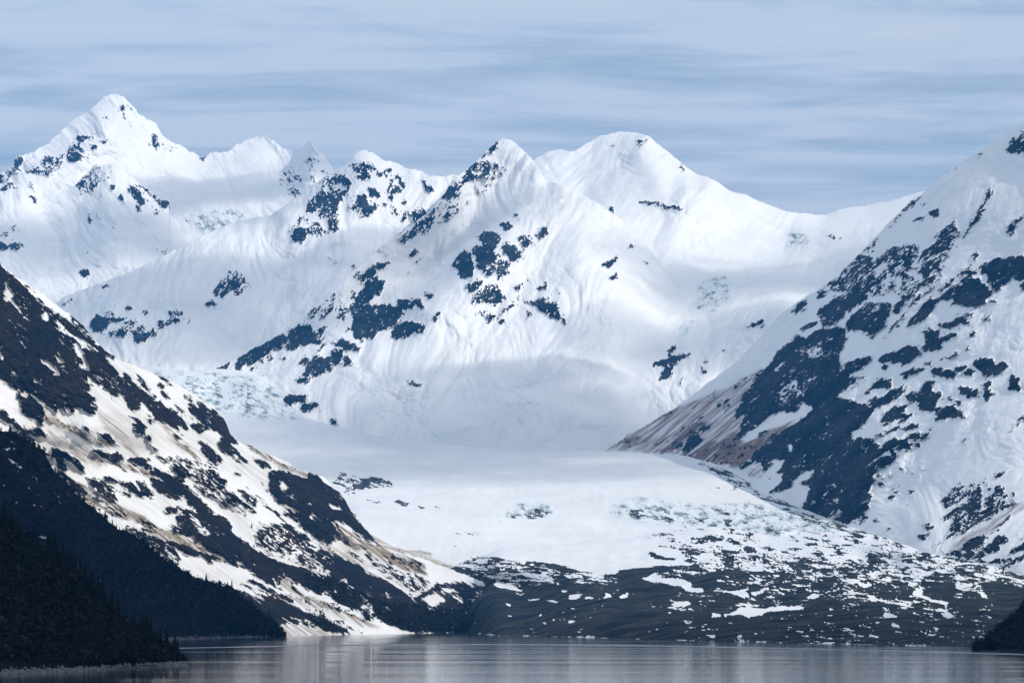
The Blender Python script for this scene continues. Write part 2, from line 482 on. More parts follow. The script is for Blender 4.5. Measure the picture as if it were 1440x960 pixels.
R 865,730 900,710 940,705 930,720 880,732
R 845,775 880,765 930,752 900,775 860,795 905,785 860,790
RL 8 940,828 975,820
R 1090,840 1110,810 1180,780 1255,775 1230,800 1200,840 1130,860
R 1180,870 1230,820 1300,780 1370,790 1310,810 1300,850 1230,870 1200,900 1140,900
7 990,870 1060,845 1090,870 1140,860 1200,880 1220,920 1100,900
R 1390,790 1420,782 1425,790
6 1300,900 1360,850 1440,820 1600,800 1600,960 1440,900 1380,960 1220,920 1330,900
S 1215,880 1290,850 1260,890 1225,905
S 1330,890 1440,850 1440,870 1370,900
RL 7 1200,770 1280,730 1370,660
RL 7 1370,600 1380,540
RL 6 1370,190 1440,100
T 820 440 4
d 60,770 250,680 500,540 760,440 980,330 1060,290 900,560 880,700 950,760 860,860 700,850 560,800 300,780
D 460,700 600,640 720,600 620,680 480,730
D 560,800 700,740 860,660 900,740 760,850 640,840
R 1060,270 1140,170 1180,160 1240,150 1300,100 1340,90 1440,80 1440,560 1380,550 1280,580 1180,650 1090,730 1030,760 950,840 890,880 870,860 1000,700 1080,650 1250,560 1250,520 1200,550 1060,570 1060,590 1050,560 980,650 890,710 880,690 890,600 930,560 850,600 880,520 910,460 940,400 1000,330
4 1200,230 1280,170 1350,160 1340,230 1300,250 1200,240
5 1070,500 1100,440 1180,370 1210,400 1250,460 1160,500 1100,530
S 1070,330 1110,280 1145,280 1090,340
S 1060,580 1150,550 1140,590 1080,630 1000,660 900,720 980,640
S 890,710 930,660 980,650 970,680 900,720
S 1250,500 1300,530 1260,580 1180,620 1060,700 950,760 900,830 850,870 800,860 900,760 1060,650
R 700,520 720,490 780,440 860,400 960,350 1020,315 1060,290 1040,320 940,370 960,360 860,420 760,450
R 730,520 770,480 830,475 810,500 740,535
RL 10 780,550 820,520
RL 8 700,500 860,400
RL 7 620,545 740,465
R 548,780 570,740 600,690 630,678 655,690 665,720 640,745 600,775
R 655,655 680,632 705,632 700,650 670,655
D 240,670 330,630 450,560 550,520 470,570 350,630
D 40,765 150,740 240,705 340,685 250,720 150,755
D 390,750 460,700 560,640 700,560 640,610 520,690 420,745
D 240,750 330,710 400,690 340,730
D 600,830 660,790 720,740 800,700 900,650 880,690 760,760 680,810 640,840
d 300,740 450,640 600,560 800,420 900,360 900,420 700,560 620,640 560,700 480,780
D 700,840 820,790 950,720 1080,650 1200,600 1100,680 1000,760 900,850 860,870 800,850
d 500,790 640,760 760,680 860,600 880,680 800,760 680,840 600,820
D 420,790 500,740 560,710 540,770 480,790
R 920,910 950,880 975,870 950,900 925,920
R 1030,940 1060,920 1050,945
R 950,840 1000,840 1010,900 1050,910 1130,830 1110,890 1180,960 1440,960 1440,560 1250,580 1030,760
S 1050,860 1080,820 1140,820 1110,890 1040,910 1010,920
d 920,900 1000,850 1010,920 960,930
S 1140,770 1165,730 1175,750 1160,780
S 1170,950 1250,890 1310,870 1280,920 1200,960
L I
T 820 440 4
R 250,460 290,410 320,350 370,310 385,260 440,215 525,175 522,200 485,240 550,240 540,270 500,310 480,360 450,370 430,380 450,320 460,295 400,300 400,330 380,390 320,450 330,400 300,440
R 480,240 540,245 610,222 610,245 560,255 520,290 480,290
R 450,370 465,335 485,340 470,365
R 905,98 940,65 990,38 1015,40 1010,65 960,80
R 745,210 762,195 760,205
R 785,210 800,205 805,217
R 670,320 685,308 692,328 680,335
RL 5 660,310 710,262
R 500,400 520,390 515,402
R 530,395 550,375 560,385 540,398
R 590,410 600,390 608,408
R 580,440 598,435 585,448
R 385,468 400,457 418,460 400,470
R 450,505 455,480 475,478 490,508 470,512
R 130,605 160,590 195,575 170,595 140,612
I 430,150 520,100 600,40 650,40 640,70 560,110 500,140
T 800 140 2.25
8 218,330 240,320 280,322 320,335 355,345 350,355 320,345 300,345 260,335
R 120,345 140,340 148,355 130,360
5 820,430 860,432 860,440 825,440
4 205,150 230,115 245,125 225,150
2 130,150 140,140 145,155
6 340,210 355,205 365,230 350,225
R 292,178 302,176 302,184
I 400,640 410,590 450,560 500,560 530,600 500,640 450,680 420,670
I 310,750 380,700 410,700 350,760
I 680,470 690,420 740,420 760,450 720,480
L F
T 0 360 4
T 560 160 4
7 470,235 500,195 530,160 560,150 530,220 490,240
5 380,310 430,270 520,260 570,290 540,330 470,340 420,320
8 390,380 400,350 440,350 430,375
R 235,480 250,450 270,410 320,390 330,440 320,475 280,480
6 240,470 300,380 370,340 380,300 450,350 360,400 350,450 320,480
3 450,340 560,310 620,290 600,340 540,400 460,420
5 410,450 440,430 490,400 480,430 440,460
6 0,720 60,650 130,600 200,540 250,560 200,620 150,680 100,680 40,740
3 200,540 280,480 400,490 360,540 300,590 220,610
R 255,575 280,562 290,580 275,598
R 50,795 90,765 115,765 110,780 70,802
4 90,835 130,815 115,845
R 650,575 665,560 678,570 665,588
R 590,630 600,615 635,625 635,645 605,655
6 570,620 590,610 590,640
R 305,850 330,800 380,762 400,780 420,860 430,910 400,925 360,920 330,880
R 400,780 420,740 470,715 560,680 560,740 540,780 560,800 600,830 630,850 620,880 570,900 500,910 470,890 445,860 430,800
7 440,700 480,675 540,665 580,690 560,720 480,720
5 480,860 560,800 620,840 620,900 560,910
R 580,740 600,725 640,735 690,765 705,790 660,835 620,820 600,790 580,770
8 670,705 700,690 750,690 765,725 740,745 710,775 690,750
6 780,700 790,650 830,640 845,665 820,690
4 820,610 860,585 850,600
SL 9 395,745 420,800 440,870 475,905
4 890,490 920,480 910,500
3 1350,500 1370,490 1360,520
R 1150,855 1165,830 1210,820 1240,795 1230,830 1190,855
R 1190,930 1210,910 1235,890 1238,910 1210,935
5 1290,740 1320,740 1340,750 1320,760
R 1385,842 1398,838 1395,848
5 740,300 770,295 770,310
T 560 300 4
7 370,430 380,400 420,380 480,370 470,400 420,440
5 420,490 440,440 500,400 580,390 560,420 600,470 540,520 480,500 430,520
8 420,490 450,460 530,400 520,440 460,490
6 560,370 580,340 620,330 600,370
7 440,570 460,550 500,545 480,580
7 490,600 490,575 560,560 640,520 685,495 680,510 620,550 560,580 510,610
4 640,480 700,460 660,500 680,520 600,530
8 700,500 770,490 800,470 860,450 850,480 820,500 890,500 900,550 930,590 890,595 830,570 790,540 780,520
R 770,435 800,405 840,400 830,420 790,440
5 640,425 680,400 710,390 700,430 670,438
R 560,615 580,598 605,610 590,622
R 725,580 735,558 752,568 735,585
R 920,600 940,592 952,608 935,622
R 150,470 170,450 200,455 190,475 160,480
R 200,590 212,570 230,560 225,590 205,600
4 900,420 912,425 905,455
R 0,490 60,480 100,490 150,530 100,515 60,520 0,540
R 0,610 80,610 150,640 150,670 100,670 60,690 0,695
4 730,365 765,370 740,375
T 280 360 4
5 600,350 640,300 700,270 780,290 860,290 830,330 760,310 700,350
8 605,350 650,290 680,300 660,330
7 700,350 700,300 740,290 735,330
R 865,400 870,360 860,300 870,260 900,220 930,180 930,150 990,125 1045,140 1045,180 1010,220 950,260 930,290 1000,270 1060,275 1120,270 1150,240 1210,240 1250,260 1275,295 1230,280 1190,285 1140,300 1155,330 1100,370 1080,400 1040,415 1010,420 1000,440 970,460 880,465 870,430
R 870,150 920,115 970,60 1000,45 1080,35 1040,60 1000,70 1000,110 950,130 920,135
RL 6 870,120 910,85
R 1075,430 1100,400 1120,370 1190,375 1240,375 1270,405 1265,435 1220,430 1180,450 1110,470
R 1270,230 1290,210 1320,220 1310,235 1280,240
6 1320,350 1340,310 1355,315 1345,355
5 760,330 790,320 820,330 810,360 770,350
R 500,470 500,420 520,390 545,410 570,375 610,375 640,400 630,450 610,490 570,500 530,530 490,520 520,480
6 630,440 700,390 720,410 690,440 700,480 650,500 620,480
7 760,400 790,380 780,400
R 820,420 840,405 860,410 840,425
R 205,600 240,550 300,520 360,490 430,455 490,440 500,480 440,530 400,520 380,550 330,590 300,620 260,610 215,650
R 110,630 130,590 170,590 165,625 130,640
R 75,630 100,612 110,620 85,640
5 350,590 400,560 420,570 370,600
R 290,640 320,620 310,640
R 340,685 370,665 355,682
RL 8 460,575 480,550
R 755,495 800,465 850,480 870,505 900,520 890,540 830,525 790,510
R 900,480 920,470 930,490
R 645,555 680,520 710,490 690,525 670,550
R 580,665 600,640 620,600 650,570 740,555 750,530 800,525 815,555 790,580 790,600 740,590 745,630 710,650 660,680 640,670 600,670
R 560,612 600,565 612,570 600,595
R 815,610 820,565 840,565 870,590 850,615
R 545,722 570,690 620,680 620,690 580,715
R 445,830 480,800 530,785 555,795 540,830 520,850 490,850
R 545,805 580,785 608,780 600,805 560,818
R 572,850 600,825 650,825 675,830 670,855 610,870 580,870
4 655,775 665,770 668,778
R 1170,710 1200,705 1225,718 1190,715
4 1220,730 1245,720 1250,740
R 730,905 760,920 800,945 770,942 735,925
R 375,802 400,800 395,808
6 1215,25 1240,10 1240,40
R 1165,100 1170,96 1174,106
2 740,220 860,180 880,220 800,290 700,290
L G
T 380 190 4.8
R 480,260 540,310 550,340 510,350 470,310 430,340 400,310 440,280
7 540,210 590,170 640,200 670,260 670,305 640,315 600,295 590,260 550,240
7 650,210 680,180 720,210 770,265 765,285 720,265 670,240
R 560,230 590,215 600,240 570,250
R 650,360 700,360 750,390 770,410 720,435 690,400
R 815,385 830,330 880,360 890,385 850,392
R 860,280 890,290 915,340 900,355 860,320
R 1015,305 1035,300 1065,345 1098,365 1090,385 1060,380 1040,340
6 520,500 540,450 560,420 600,400 650,420 670,470 670,550 610,545 580,520
R 600,400 640,400 660,450 660,540 620,530 600,470
6 665,500 690,450 730,480 720,510 690,525
8 330,540 340,480 400,400 440,420 465,470 460,580 460,620 430,655 400,640 370,590
5 230,500 260,430 320,390 380,390 480,380 540,360 500,420 460,470 420,430 330,520 260,520
R 240,490 260,460 290,470 270,515 245,520
7 250,650 270,600 330,580 370,640 400,660 340,670 280,670
R 135,690 150,640 200,615 235,630 240,680 230,720 170,715
4 160,640 200,540 250,560 250,620 200,610
4 370,220 470,370 440,420 330,400
R 750,465 800,460 790,485 760,480
6 810,470 850,490 860,540 820,520
R 885,475 900,450 925,445 920,465
7 895,520 940,510 1030,490 1060,520 1100,500 1060,560 1030,590 980,610 960,590 920,590 900,570
4 770,220 820,230 820,460 790,470
4 385,820 410,815 430,830 400,848
R 430,845 440,845 448,865
R 545,885 560,878 582,890 565,900
5 1150,335 1180,325 1170,345
T 0 240 4
8 1240,640 1250,600 1290,570 1320,560 1350,580 1380,610 1370,650 1340,690 1290,680 1260,720 1210,700 1195,680
3 1340,570 1390,620 1430,650 1380,660 1350,690
R 1150,745 1170,730 1215,745 1200,762 1170,760
7 345,750 370,720 360,760
4 330,740 400,720 410,745 360,765
RL 9 580,652 610,652
T 0 360 4
R 508,385 520,350 560,325 580,345 620,340 640,345 690,345 710,355 680,375 640,370 600,395 570,420 545,430 520,415
6 600,330 590,310 630,310 640,335
R 710,290 740,290 750,300 725,308
R 645,285 660,285 655,293
6 590,440 640,410 700,395 740,400 720,430 690,450 650,462 600,455
6 690,385 730,360 770,370 750,390
7 740,430 780,390 830,390 800,430 890,415 890,445 830,465 800,490 770,480
R 795,322 830,312 835,320 810,328
6 885,365 900,360 930,380 925,400 900,405
6 930,380 960,350 1030,350 1010,375 960,385
6 950,330 960,312 1020,305 1030,325 980,335
2 1030,360 1080,350 1060,365
5 580,495 610,490 630,520 600,510
L H
T 0 120 4.8
5 170,590 230,530 330,480 440,480 430,520 360,590 310,610 250,590
8 310,610 320,570 350,540 360,560 330,605
6 440,480 480,400 550,390 560,440 570,470 520,520 480,510
R 485,510 520,485 545,490 510,525
5 500,370 530,330 560,340 640,340 670,350 610,370 550,390
R 690,370 715,372 728,395 705,392
R 615,405 640,412 640,430 620,422
3 570,440 610,470 590,490
R 830,145 850,150 845,170 805,195 815,165
3 830,110 900,160 940,240 880,170
R 845,205 858,215 850,228
R 700,225 705,208 715,212 712,228
3 720,200 745,198 740,205
3 670,265 690,275 680,282
3 760,265 790,265 780,275
R 900,290 918,300 905,305
5 880,250 900,270 890,290
5 1010,320 1060,340 1050,370 1080,400 1060,430 1010,400 1030,370
R 1010,385 1040,390 1035,405
3 1080,370 1180,400 1200,440 1100,420
4 940,270 980,290 970,305
6 80,540 100,500 130,480 160,520 120,560 90,580
4 0,620 60,570 150,560 100,640 30,700 0,700
R 0,600 10,595 15,625 0,628
R 1355,490 1370,484 1380,498 1362,505
T 380 190 4.8
R 130,260 150,235 200,240 180,260 140,272
4 70,330 90,240 130,220 240,240 220,320 130,320
4 110,400 130,340 200,360 220,390 180,420
3 230,180 260,140 310,180 260,230
RL 9 305,98 320,118
3 240,240 310,280 300,330
3 340,230 420,250 380,270
R 0,355 20,352 18,365
T 0 240 4
R 1045,265 1060,270 1080,298 1060,288
I 1060,240 1150,220 1300,220 1420,250 1440,300 1280,350 1180,390 1100,320
L H2
T 0 120 4.8
5 500,680 560,620 640,550 700,540 680,600 650,660 600,750 550,730
5 600,720 640,650 670,640 650,690 610,750
3 690,590 750,550 750,620 700,660
R 745,670 770,665 780,700 760,710
R 680,710 722,768 700,740
7 780,790 790,740 820,730 840,760 840,800 820,810 810,770
R 860,660 920,680 945,740 960,760 1000,780 960,795 930,785 900,745 880,720
4 940,680 1020,700 1100,800 1050,790 960,740
R 915,820 930,805 955,855 930,850
6 1010,800 1040,840 1090,860 1060,880 1040,850
R 1090,830 1090,790 1130,770 1150,800 1130,825
R 1100,840 1125,875 1110,865
5 1140,800 1165,820 1150,822
R 1240,880 1270,890 1298,935 1270,920
8 190,690 200,650 225,690 220,715
R 205,750 225,750 248,780 240,798
4 330,755 370,790 340,780
4 0,700 60,650 120,680 60,730
R 585,895 600,890 632,930 610,935
R 645,880 660,870 665,890
3 580,880 640,850 630,890
T 0 240 4
7 0,350 20,335 65,360 40,375 0,365
R 0,400 25,405 55,440 40,455 0,445
R 55,415 80,405 122,425 100,450 70,440
3 0,310 90,310 100,340 40,330
R 500,265 520,290 510,300 490,270
4 640,310 650,340 630,335
R 450,570 480,555 518,575 490,595 460,590
3 420,515 440,515 435,525
4 480,460 500,458 500,468
7 900,450 950,465 930,475 905,458
3 865,425 900,440 890,448
4 710,325 735,328 725,335
L E
T 0 0 1
D 470,742 520,752 560,772 620,790 690,808 730,822 700,826 640,812 560,790 520,772
T 400 560 2.667
5 230,300 300,292 400,310 415,335 330,340 240,330
RL 4 250,300 330,310 390,320
5 180,320 210,280 270,290 300,340 230,350
6 395,390 430,378 470,395 450,408
5 330,390 370,385 380,400 340,402
6 290,375 330,375 320,385
6 490,405 530,402 520,415
4 560,400 590,405 570,410
4 200,350 270,350 260,360
3 610,505 680,500 740,505 680,515
3 610,550 650,555 620,565
4 670,620 700,590 740,590 720,610
3 660,620 760,600 880,600 900,650 760,660 680,650
D 440,570 500,570 550,575 545,610 480,600
D 560,640 700,670 800,690 780,700 640,680
I 830,420 900,395 1000,395 1000,450 920,440 850,460
4 830,455 860,440 900,435 880,450
T 840 600 4
I 90,430 250,400 420,420 640,440 820,430 960,440 1100,470 1300,520 1440,570 1440,680 1300,670 1100,640 980,620 820,590 600,570 400,550 150,530 80,490
4 160,490 230,470 330,500 320,540 260,540
5 340,500 400,500 450,530 380,545
4 290,450 380,450 420,490 340,490
5 480,460 540,465 530,475 480,470
4 640,460 720,470 760,510 700,500
4 540,500 600,520 600,550 540,530
4 690,520 760,530 740,580
4 900,550 1000,580 1060,610 960,610
4 1120,560 1180,600 1120,590
3 780,540 880,580 820,590
4 1260,630 1330,625 1320,645
R 455,618 470,612 495,620 475,625
R 480,560 495,558 490,566
4 315,185 345,180 345,190
4 630,220 760,250 920,290 1000,360 960,380 850,350 720,300
RL 4 675,330 760,350
5 960,380 1000,375 1080,410 1170,470 1150,480 1060,440
3 680,320 760,310 860,340 740,360
I -40,700 70,680 130,680 100,690
T 1080 560 4
5 60,545 100,550 190,620 180,630 100,590
5 480,700 600,740 720,790 860,840 880,870 760,840 640,820 560,770
6 560,770 640,780 690,830 640,820
T 0 360 4
I 760,640 960,650 1200,660 1440,690 1600,760 1680,850 1700,920 1400,930 1290,900 1150,820 1000,740
T 560 700 4
3 280,200 360,190 470,195 380,210
3 570,125 660,105 640,120
4 700,100 780,60 860,60 860,100 730,130
2 1120,285 1240,275 1300,295
T 0 0 1
4L 9 985,650 1030,672 1070,694 1110,716
4L 11 1110,718 1150,733 1200,748 1250,766 1300,786
L D
T 560 700 4
S -60,300 0,300 360,320 480,370 700,350 880,370 1000,400 1150,430 1230,430 1300,400 1700,380 1700,-100 -60,-100
4 200,365 360,320 500,320 700,350 900,400 1000,405 1140,440 900,470 780,470 640,470 560,460 420,400
7 560,460 640,440 780,480 640,490
7 600,400 760,390 740,420 620,420
R 1000,405 1100,420 1230,440 1340,465 1440,450 1500,480 1100,480 900,480 860,450
6 860,420 1050,420 1300,460 1200,475 900,480
R 1230,430 1290,405 1400,405 1500,410 1500,460 1310,460
S 540,460 640,490 700,520 680,525 560,500
R 80,530 190,510 200,480 400,470 480,490 620,530 700,560 720,520 900,480 1500,480 1500,800 380,760 240,650 120,600
S 130,560 200,535 270,570 265,590 190,600
S 255,510 340,520 345,532 280,528
S 640,538 705,545 690,552
S 720,565 790,565 790,573 740,573
S 820,580 870,572 900,578 890,583
S 915,520 945,510 955,525 930,532
S 960,540 1040,530 1030,545 990,572 960,565
S 1040,565 1070,550 1095,560 1090,572
S 1120,525 1180,535 1195,550 1150,565 1165,545
S 1215,520 1240,515 1235,530
S 1235,560 1270,540 1308,535 1290,555 1260,563
S 790,655 810,645 820,660 795,665
S 790,695 830,700 862,708 820,712
S 860,685 885,680 878,695
S 960,685 990,680 998,690 970,697
S 1010,735 1050,738 1040,746 1015,742
S 590,592 630,598 630,608 605,607
S 545,598 570,600 560,605
S 1060,775 1110,775 1105,780 1065,780
S 560,718 605,716 600,722
S 640,705 660,700 655,712
S 320,625 380,660 375,663
S 1180,748 1200,746 1198,752
S 1375,635 1390,636 1385,642
S 1185,678 1210,680 1200,684
S 950,622 985,626 975,630
SL 5 480,590 510,595
T 860 700 4
2 300,60 1500,60 1500,420 1000,420 560,400 300,300 100,200
S 160,450 230,445 320,460 410,465 460,500 520,515 500,525 410,520 400,500 330,490 240,480 190,465
5 60,440 200,410 330,430 420,420 500,430 400,450 300,450
S 530,505 620,520 700,525 780,500 740,530 780,545 750,553 680,540 600,525
S 780,540 850,515 920,505 860,530 800,550
S 350,590 390,578 435,578 450,590 420,605 360,607
S 690,585 760,590 870,600 860,605 760,600
S 640,668 700,640 720,610 770,605 860,625 960,608 1100,620 1040,632 960,638 900,635 820,665 770,675 720,660
S 525,668 600,658 635,665 570,672
SL 6 850,568 910,555
SL 7 600,470 710,435
S 820,460 870,445 850,465
S 1010,488 1120,498 1100,502 1020,495
S 940,515 1005,515 1000,524
S 1110,550 1150,540 1170,560 1130,562
S 1190,535 1300,550 1440,560 1440,580 1300,565 1200,548
S 1210,570 1340,575 1300,582
S 1210,625 1240,626 1235,632
S 1060,760 1110,765 1115,775 1075,770
S 535,770 580,765 590,775 560,780
S 360,775 400,774 395,780
S 890,765 910,764 910,770
S 240,745 280,742 260,750
S 370,683 385,685 375,689
S 320,672 340,676 330,682
SL 5 1050,735 1070,745
R 170,310 220,305 260,320 320,340 380,340 350,352 300,350 240,330
R 400,360 440,350 500,365 470,375 420,370
7 230,340 270,340 270,355
5 280,385 400,375 380,390 300,395
8 490,230 540,212 620,212 700,240 780,275 830,300 760,300 720,270 640,270 700,260 600,235 500,265
6 380,290 420,285 510,290 560,310 640,290 760,310 620,320 480,325 400,310
4 440,370 840,300 1440,330 1440,480 1000,430 800,400 560,420
7 640,430 720,410 800,440 900,420 1100,470 1000,480 900,500 780,490 700,500 600,500
R 880,420 960,420 1060,440 1120,470 1000,490 880,500
R 20,425 80,405 200,415 250,430 160,450 80,460
6 560,330 860,340 800,360 620,350
5 900,340 1100,370 1300,440 1440,470 1440,560 1300,530 1100,500 1000,450
T 1080 700 4
3 200,60 1600,60 1700,520 1440,420 900,330 200,330
3 0,260 300,270 560,290 700,330 600,350 300,340 0,340
5 0,350 200,330 500,350 700,300 900,300 1100,340 1250,360 1440,430 1600,450 1600,580 1440,560 1300,560 1200,560 1100,520 900,480 700,480 500,500 240,460 0,400
7 0,420 120,410 260,460 420,480 460,520 560,560 680,540 700,590 500,600 340,570 200,540 0,560
6 460,440 620,450 760,420 1000,480 1080,560 1240,590 1100,590 960,540 760,490 600,500
7 560,480 700,430 780,480 800,540 900,600 1000,660 900,700 700,600 620,540
S 810,540 820,510 870,510 860,545 940,580 1010,600 1020,620 960,605 880,570
S 940,625 1020,635 1010,645 960,640
S 970,660 1030,650 1045,665 1010,678
S 640,645 690,655 725,665 720,675 650,675
S 690,708 735,710 740,722 710,722
SL 6 640,580 780,610
SL 7 560,560 680,600
SL 6 450,600 510,620
S 130,488 250,495 230,500 160,498
S 60,515 125,515 110,524
S 230,550 270,543 285,560 250,565
S 0,610 60,615 140,622 220,620 120,632 0,638
S 330,625 355,626 350,632
S 180,760 240,770 230,776
SL 5 1240,672 1310,695
SL 5 1180,778 1230,780
S 510,480 580,478 585,492 540,498
S 1320,600 1340,600 1335,615
R 960,480 1040,500 1100,540 1000,560 900,530 880,500
R 1180,480 1300,470 1440,520 1600,560 1600,700 1440,640 1340,700 1300,680 1260,580
S 1200,540 1260,580 1190,565
T 0 0 1
DL 2.2 660,890.5 700,893.2 780,895.6 860,897.6 1000,901.6 1120,904.6 1300,908.6 1440,911.8 1640,916
L B
T 0 560 4
S 25,320 60,340 110,375 150,400 100,390 60,360
SL 7 40,230 80,245
SL 5 190,460 235,495
SL 5 110,545 150,565
S 75,565 110,582 105,592 85,582
SL 5 180,590 245,630
S 215,758 250,765 292,788 240,782
5 0,265 80,270 110,290 40,300
SL 5 0,460 30,490
SL 4 40,445 70,480
SL 4 310,520 345,600
T 0 720 4
SL 5 970,480 1035,515
SL 4 930,415 950,420
SL 3 960,440 985,460
S 150,848 0,848 0,842
"""

# ------------------------------------------------------------------ noise
_G = RNG.uniform(0, 2 * np.pi, (256, 256))
_GX, _GY = np.cos(_G), np.sin(_G)


def perlin(x, y):
    xi = np.floor(x).astype(np.int64); yi = np.floor(y).astype(np.int64)
    fx = x - xi; fy = y - yi
    sx = fx * fx * fx * (fx * (fx * 6 - 15) + 10); sy = fy * fy * fy * (fy * (fy * 6 - 15) + 10)
    x0 = xi & 255; x1 = (xi + 1) & 255; y0 = yi & 255; y1 = (yi + 1) & 255
    a = _GX[y0, x0] * fx + _GY[y0, x0] * fy
    b = _GX[y0, x1] * (fx - 1) + _GY[y0, x1] * fy
    c = _GX[y1, x0] * fx + _GY[y1, x0] * (fy - 1)
    d = _GX[y1, x1] * (fx - 1) + _GY[y1, x1] * (fy - 1)
    return ((a + (b - a) * sx) * (1 - sy) + (c + (d - c) * sx) * sy) * 1.5


def fbm(x, y, o=4, g=0.5, off=0.0):
    s = 0; a = 1; t = 0
    for k in range(o):
        s = s + a * perlin(x + off + k * 17.3, y + off * 0.7 + k * 9.1); t += a
        a *= g; x = x * 2.03; y = y * 2.03
    return s / t


def ridged(x, y, o=4, g=0.5, off=0.0):
    s = 0; a = 1; t = 0
    for k in range(o):
        s = s + a * (1 - 2 * np.abs(perlin(x + off + k * 31.7, y + off + k * 11.9))); t += a
        a *= g; x = x * 2.1; y = y * 2.1
    return s / t


# ------------------------------------------------------------------ surface masks
OX, CW, CHT = 220, 1440 + 440, 980


def parse_trace(txt):
    layers = {}; cur = None; ox = oy = 0; s = 1.0
    for line in txt.strip().splitlines():
        p = line.split()
        if p[0] == 'L' and len(p) == 2:
            cur = layers.setdefault(p[1], [])
        elif p[0] == 'T':
            ox, oy, s = float(p[1]), float(p[2]), float(p[3])
        else:
            w = 0; rest = p[1:]
            if p[0].endswith('L') and len(p[0]) == 2:
                w = float(p[1]) / s; rest = p[2:]
            pts = np.array([[float(a) for a in q.split(',')] for q in rest]) / s + (ox, oy)
            cur.append((p[0][0], w, pts))
    return layers


def inside(px, py, X, Y):
    r = np.zeros(X.shape, bool); n = len(px); j = n - 1
    for i in range(n):
        c = ((py[i] > Y) != (py[j] > Y))
        if py[i] != py[j]:
            r ^= c & (X < (px[j] - px[i]) * (Y - py[i]) / (py[j] - py[i]) + px[i])
        j = i
    return r


def near(pts, w, X, Y):
    r = np.zeros(X.shape, bool)
    for (ax, ay), (bx, by) in zip(pts[:-1], pts[1:]):
        dx, dy = bx - ax, by - ay
        t = np.clip(((X - ax) * dx + (Y - ay) * dy) / (dx * dx + dy * dy + 1e-9), 0, 1)
        r |= (X - ax - t * dx) ** 2 + (Y - ay - t * dy) ** 2 < (w / 2) ** 2
    return r


def blur(a, n=1):
    for _ in range(n):
        b = np.pad(a, 1, mode='edge')
        a = (b[:-2, 1:-1] + 2 * b[1:-1, 1:-1] + b[2:, 1:-1]) / 4
        b = np.pad(a, 1, mode='edge')
        a = (b[1:-1, :-2] + 2 * b[1:-1, 1:-1] + b[1:-1, 2:]) / 4
    return a


def rasters(shapes, base, bl=5):
    R = np.full((CHT, CW), base); D = np.zeros((CHT, CW)); I = np.zeros((CHT, CW)); ID = np.zeros((CHT, CW), np.int32)
    for n, (k, w, pts) in enumerate(shapes, 1):
        m = max(w, 1)
        x0 = int(max(pts[:, 0].min() - m + OX, 0)); x1 = int(min(pts[:, 0].max() + m + OX + 1, CW))
        y0 = int(max(pts[:, 1].min() - m, 0)); y1 = int(min(pts[:, 1].max() + m + 1, CHT))
        if x1 <= x0 or y1 <= y0:
            continue
        Y, X = np.mgrid[y0:y1, x0:x1]
        X = X - OX + 0.5; Y = Y + 0.5
        q = near(pts, max(w, 1.3), X, Y) if w else inside(pts[:, 0], pts[:, 1], X, Y)
        sl = (slice(y0, y1), slice(x0, x1))
        if k == 'R' or k.isdigit():
            v = 1.25 if k == 'R' else int(k) / 10 + (0.04 if int(k) > 3 else 0.0)
            R[sl][q] = v; D[sl][q] = 0
            if v >= 0.4:
                ID[sl][q] = n
        elif k == 'S':
            R[sl][q] = -0.3; D[sl][q] = 0
        elif k == 'D':
            R[sl][q] = 0.12; D[sl][q] = 1.0
        elif k == 'd':
            R[sl][q] = np.minimum(R[sl][q], 0.1); D[sl][q] = np.maximum(D[sl][q], 0.5)
        elif k == 'I':
            I[sl][q] = 0.9
    return blur(R, bl), (blur(D, 4) if bl > 2 else np.clip(blur(D, 1) * 1.6, 0, 1)), blur(I, 24), ID


def sample(a, u, v):
    x = np.clip(u + OX - 0.5, 0, CW - 1.001); y = np.clip(v - 0.5, 0, CHT - 1.001)
    xi = x.astype(int); yi = y.astype(int); fx = x - xi; fy = y - yi
    return (a[yi, xi] * (1 - fx) + a[yi, xi + 1] * fx) * (1 - fy) + (a[yi + 1, xi] * (1 - fx) + a[yi + 1, xi + 1] * fx) * fy


